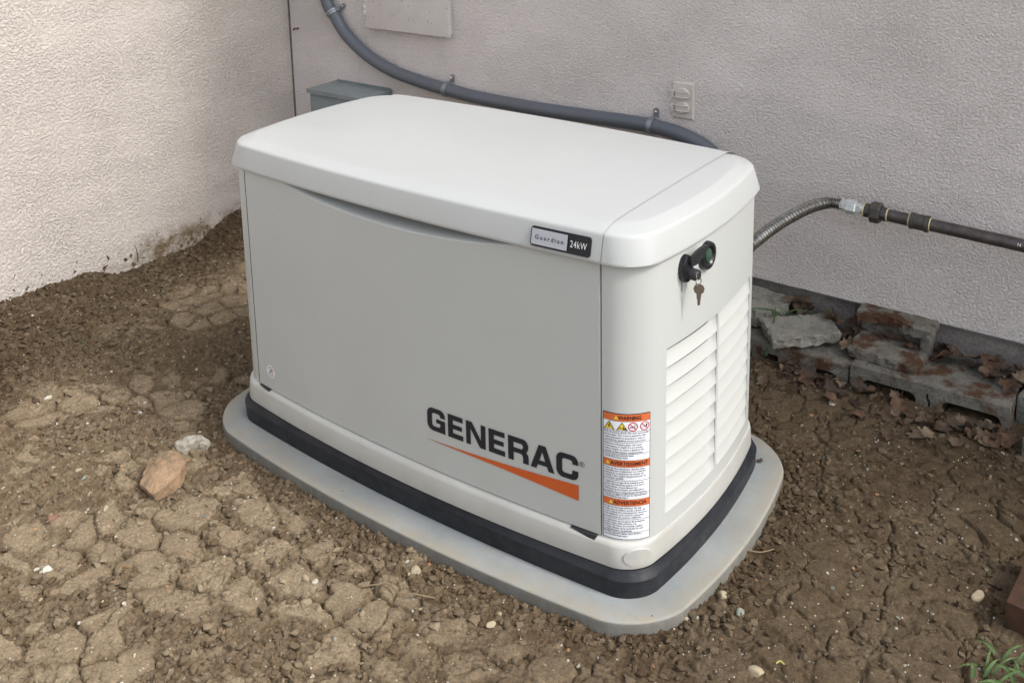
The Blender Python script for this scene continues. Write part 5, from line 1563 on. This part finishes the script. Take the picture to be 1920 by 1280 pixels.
def leaf(x, y, z, size, label, group, ti=0.35, k=None):
    k = rnd.randrange(12) if k is None else k
    o = bpy.data.objects.new('dry_leaf', LM[k]); COL.objects.link(o)
    if group:
        sz = 'small' if size < 0.021 else 'middling' if size < 0.028 else 'large'
        rz = rnd.uniform(0, 6.28)
        to = ('right', 'back', 'left', 'front')[int(((rz + PI + PI / 4) % (2 * PI)) / (PI / 2))]
        label = sz + ' ' + TN[k % 4] + ' leaf ' + where(x, y).replace('the ', '') + ', stalk to the ' + to
    else: rz = rnd.uniform(0, 6.28)
    o.location = (x, y, z); o.scale = (size, size * rnd.uniform(0.7, 1.0), size)
    o.rotation_euler = (rnd.uniform(-ti, ti), rnd.uniform(-ti, ti), rz)
    return tag(o, label, 'leaf', group)
G1 = 'dry leaves caught along the wall foot'; G2 = 'dry leaves on the soil in front of the blocks'
# on the blocks and against the wall
for k in range(26):
    x = rnd.uniform(0.84, 1.16); y = 0.925 - abs(rnd.gauss(0, 0.028)); leaf(x, y, 0.058 + rnd.uniform(0, 0.022), rnd.uniform(0.024, 0.038), 'curled brown leaf in the drift along the wall right of the broken block', G1, 0.7)
for k in range(6):
    leaf(rnd.uniform(0.93, 1.06), rnd.uniform(0.83, 0.88), 0.060 + rnd.uniform(0, 0.01), rnd.uniform(0.024, 0.036), 'curled brown leaf on top of the rightmost hollow block', G1, 0.4)
for k in range(16):
    x = rnd.uniform(0.42, 0.63); y = 0.935 - abs(rnd.gauss(0, 0.022)) - 0.012; leaf(x, y, 0.050 + rnd.uniform(0.01, 0.055), rnd.uniform(0.022, 0.034), 'curled brown leaf between the pale slab and the broken block', G1, 0.9)
for k in range(7):
    leaf(rnd.uniform(0.575, 0.635), rnd.uniform(0.80, 0.90), 0.045 + rnd.uniform(0, 0.02), rnd.uniform(0.020, 0.030), 'curled brown leaf between the pale slab and the broken block', G1, 0.6)
for k in range(7):
    leaf(rnd.uniform(0.66, 0.81), rnd.uniform(0.86, 0.905), 0.078 + rnd.uniform(0, 0.008), rnd.uniform(0.012, 0.020), 'crumpled leaf scrap inside the hollow of the broken block', G1, 0.5)
# on the soil
for k in range(64):
    x = rnd.uniform(0.36, 1.05); y = 0.735 - abs(rnd.gauss(0, 0.060)) + 0.01 * 0
    leaf(x, y, gz(x, y) + rnd.uniform(0.006, 0.018), rnd.uniform(0.016, 0.034), 'curled brown leaf in the litter on the soil before the blocks', G2, 0.6)
for x, y, s_ in ((0.86, 0.60, 0.030), (0.80, 0.57, 0.024), (0.95, 0.62, 0.03), (0.72, 0.60, 0.022), (1.02, 0.66, 0.028)):
    leaf(x, y, gz(x, y) + 0.006, s_, 'brown leaf lying clear of the litter toward the generator', G2, 0.25)
o = leaf(0.597, 0.265, 0.0042, 0.0085, 'tiny reddish leaf scrap on the pad at its right side', None, 0.2, 3)

# ------------------------------------------------------------------ grass and bits
def blade(mb, p0, p1, p2, w, n=9):
    p0, p1, p2 = Vector(p0), Vector(p1), Vector(p2)
    vs = []; fs = []
    for k in range(n + 1):
        t = k / n
        p = p0 * (1 - t) ** 2 + p1 * 2 * t * (1 - t) + p2 * t * t
        d = (p1 - p0) * (1 - t) + (p2 - p1) * t
        s_ = d.cross(Vector((0.4, -0.8, 0.5))).normalized() * w * (1 - t ** 2.2) * 0.5
        nn = d.cross(s_).normalized() * w * 0.16
        vs += [p - s_, p + nn, p + s_]
    for k in range(n):
        b = 3 * k
        fs += [(b, b + 1, b + 4, b + 3), (b + 1, b + 2, b + 5, b + 4)]
    mb.add(vs, fs)
def tuft(name, base, blades, mat, label):
    mb = MB()
    for b in blades: blade(mb, *b)
    o = mb.build(name, mat, None, 60, loc=base); return tag(o, label, 'grass')
rg_ = random.Random(5)
bl_ = []
for k in range(40):
    x = 1.135 + rg_.uniform(0, 0.16); y = -0.075 + rg_.uniform(-0.03, 0.10); z = gz(x, y)
    dx, dy = rg_.uniform(-0.06, 0.04), rg_.uniform(-0.05, 0.05); h_ = rg_.uniform(0.02, 0.055)
    bl_.append(((x, y, z - 0.003), (x + dx * 0.4, y + dy * 0.4, z + h_), (x + dx, y + dy, z + h_ * rg_.uniform(0.2, 0.9)), rg_.uniform(0.003, 0.0075)))
tuft('grass_tuft', (1.18, -0.04, -0.03), bl_, MAT['grass'], 'bright green grass tuft in the bottom right corner')
bl_ = [((0.417, 0.742, 0.000), (0.425, 0.79, 0.10), (0.400, 0.845, 0.108), 0.007), ((0.42, 0.86, 0.06), (0.415, 0.84, 0.118), (0.300, 0.76, 0.098), 0.006), ((0.42, 0.86, 0.06), (0.43, 0.87, 0.12), (0.530, 0.90, 0.080), 0.0045), ((0.418, 0.86, 0.06), (0.46, 0.84, 0.12), (0.49, 0.83, 0.085), 0.004)]
tuft('grass_clump', (0.42, 0.86, 0.05), bl_, MAT['grass_dark'], 'long arching grass blades growing over the slabs beside the generator')
bl_ = [((-1.688, 0.150, -0.012), (-1.685, 0.155, 0.035), (-1.680, 0.135, 0.066), 0.005)]
tuft('grass_sprig', (-1.688, 0.15, -0.012), bl_, MAT['grass'], 'single grass blade against the foot of the left wall')
gxx, gyy = -1.27, -0.315
bl_ = [((gxx, gyy, gz(gxx, gyy)), (gxx, gyy, gz(gxx, gyy) + 0.02), (gxx + 0.006, gyy + 0.004, gz(gxx, gyy) + 0.036), 0.004)]
tuft('grass_sprout', (gxx, gyy, 0), bl_, MAT['grass'], 'tiny green sprout standing in the dark soil at far left')
def root(pts, r, label):
    mb = MB(); mb.tube(smoothpath([(x, y, gz(x, y) + 0.004 + dz) for x, y, dz in pts], 5), r, 7)
    tag(mb.build('dry_root', MAT['root'], None, 60, loc=(pts[0][0], pts[0][1], 0)), label, 'root', 'thin dry roots on the soil')
root([(0.10, -0.545, 0.002), (0.140, -0.515, 0.006), (0.175, -0.520, 0.004), (0.205, -0.505, 0.006), (0.235, -0.480, 0.003)], 0.0016, 'thin pale root lying in front of the pad')
root([(0.655, -0.005, 0.0), (0.675, -0.012, 0.007), (0.705, 0.005, 0.006), (0.725, 0.03, 0.001)], 0.0014, 'thin pale root on the soil right of the pad')
root([(-0.06, -0.69, 0.0), (-0.075, -0.670, 0.008), (-0.090, -0.64, 0.003)], 0.0013, 'short curved rootlet on the foreground plates')
mb = MB(); mb.tube(smoothpath([(-1.650, 0.932, 0.712), (-1.648, 0.905, 0.714), (-1.638, 0.898, 0.712), (-1.634, 0.900, 0.722)], 5), 0.0022, 8); mb.box((-1.650, 0.9295, 0.713), (0.010, 0.002, 0.008), None, 0.0005)
tag(mb.build('wall_nail', MAT['rust'], None, 40, loc=(-1.65, 0.93, 0.712)), 'bent rusty nail in the back wall beside the corner', 'nail')
mb = MB(); mb.tube(smoothpath([(0.845, -0.262, gz(0.845, -0.262) + 0.003), (0.850, -0.255, gz(0.85, -0.255) + 0.006), (0.858, -0.256, gz(0.858, -0.256) + 0.003)], 4), 0.0014, 6)
tag(mb.build('yellow_scrap', MAT['straw'], None, 40, loc=(0.85, -0.26, -0.02)), 'tiny bright yellow scrap on the soil at lower right', 'scrap')
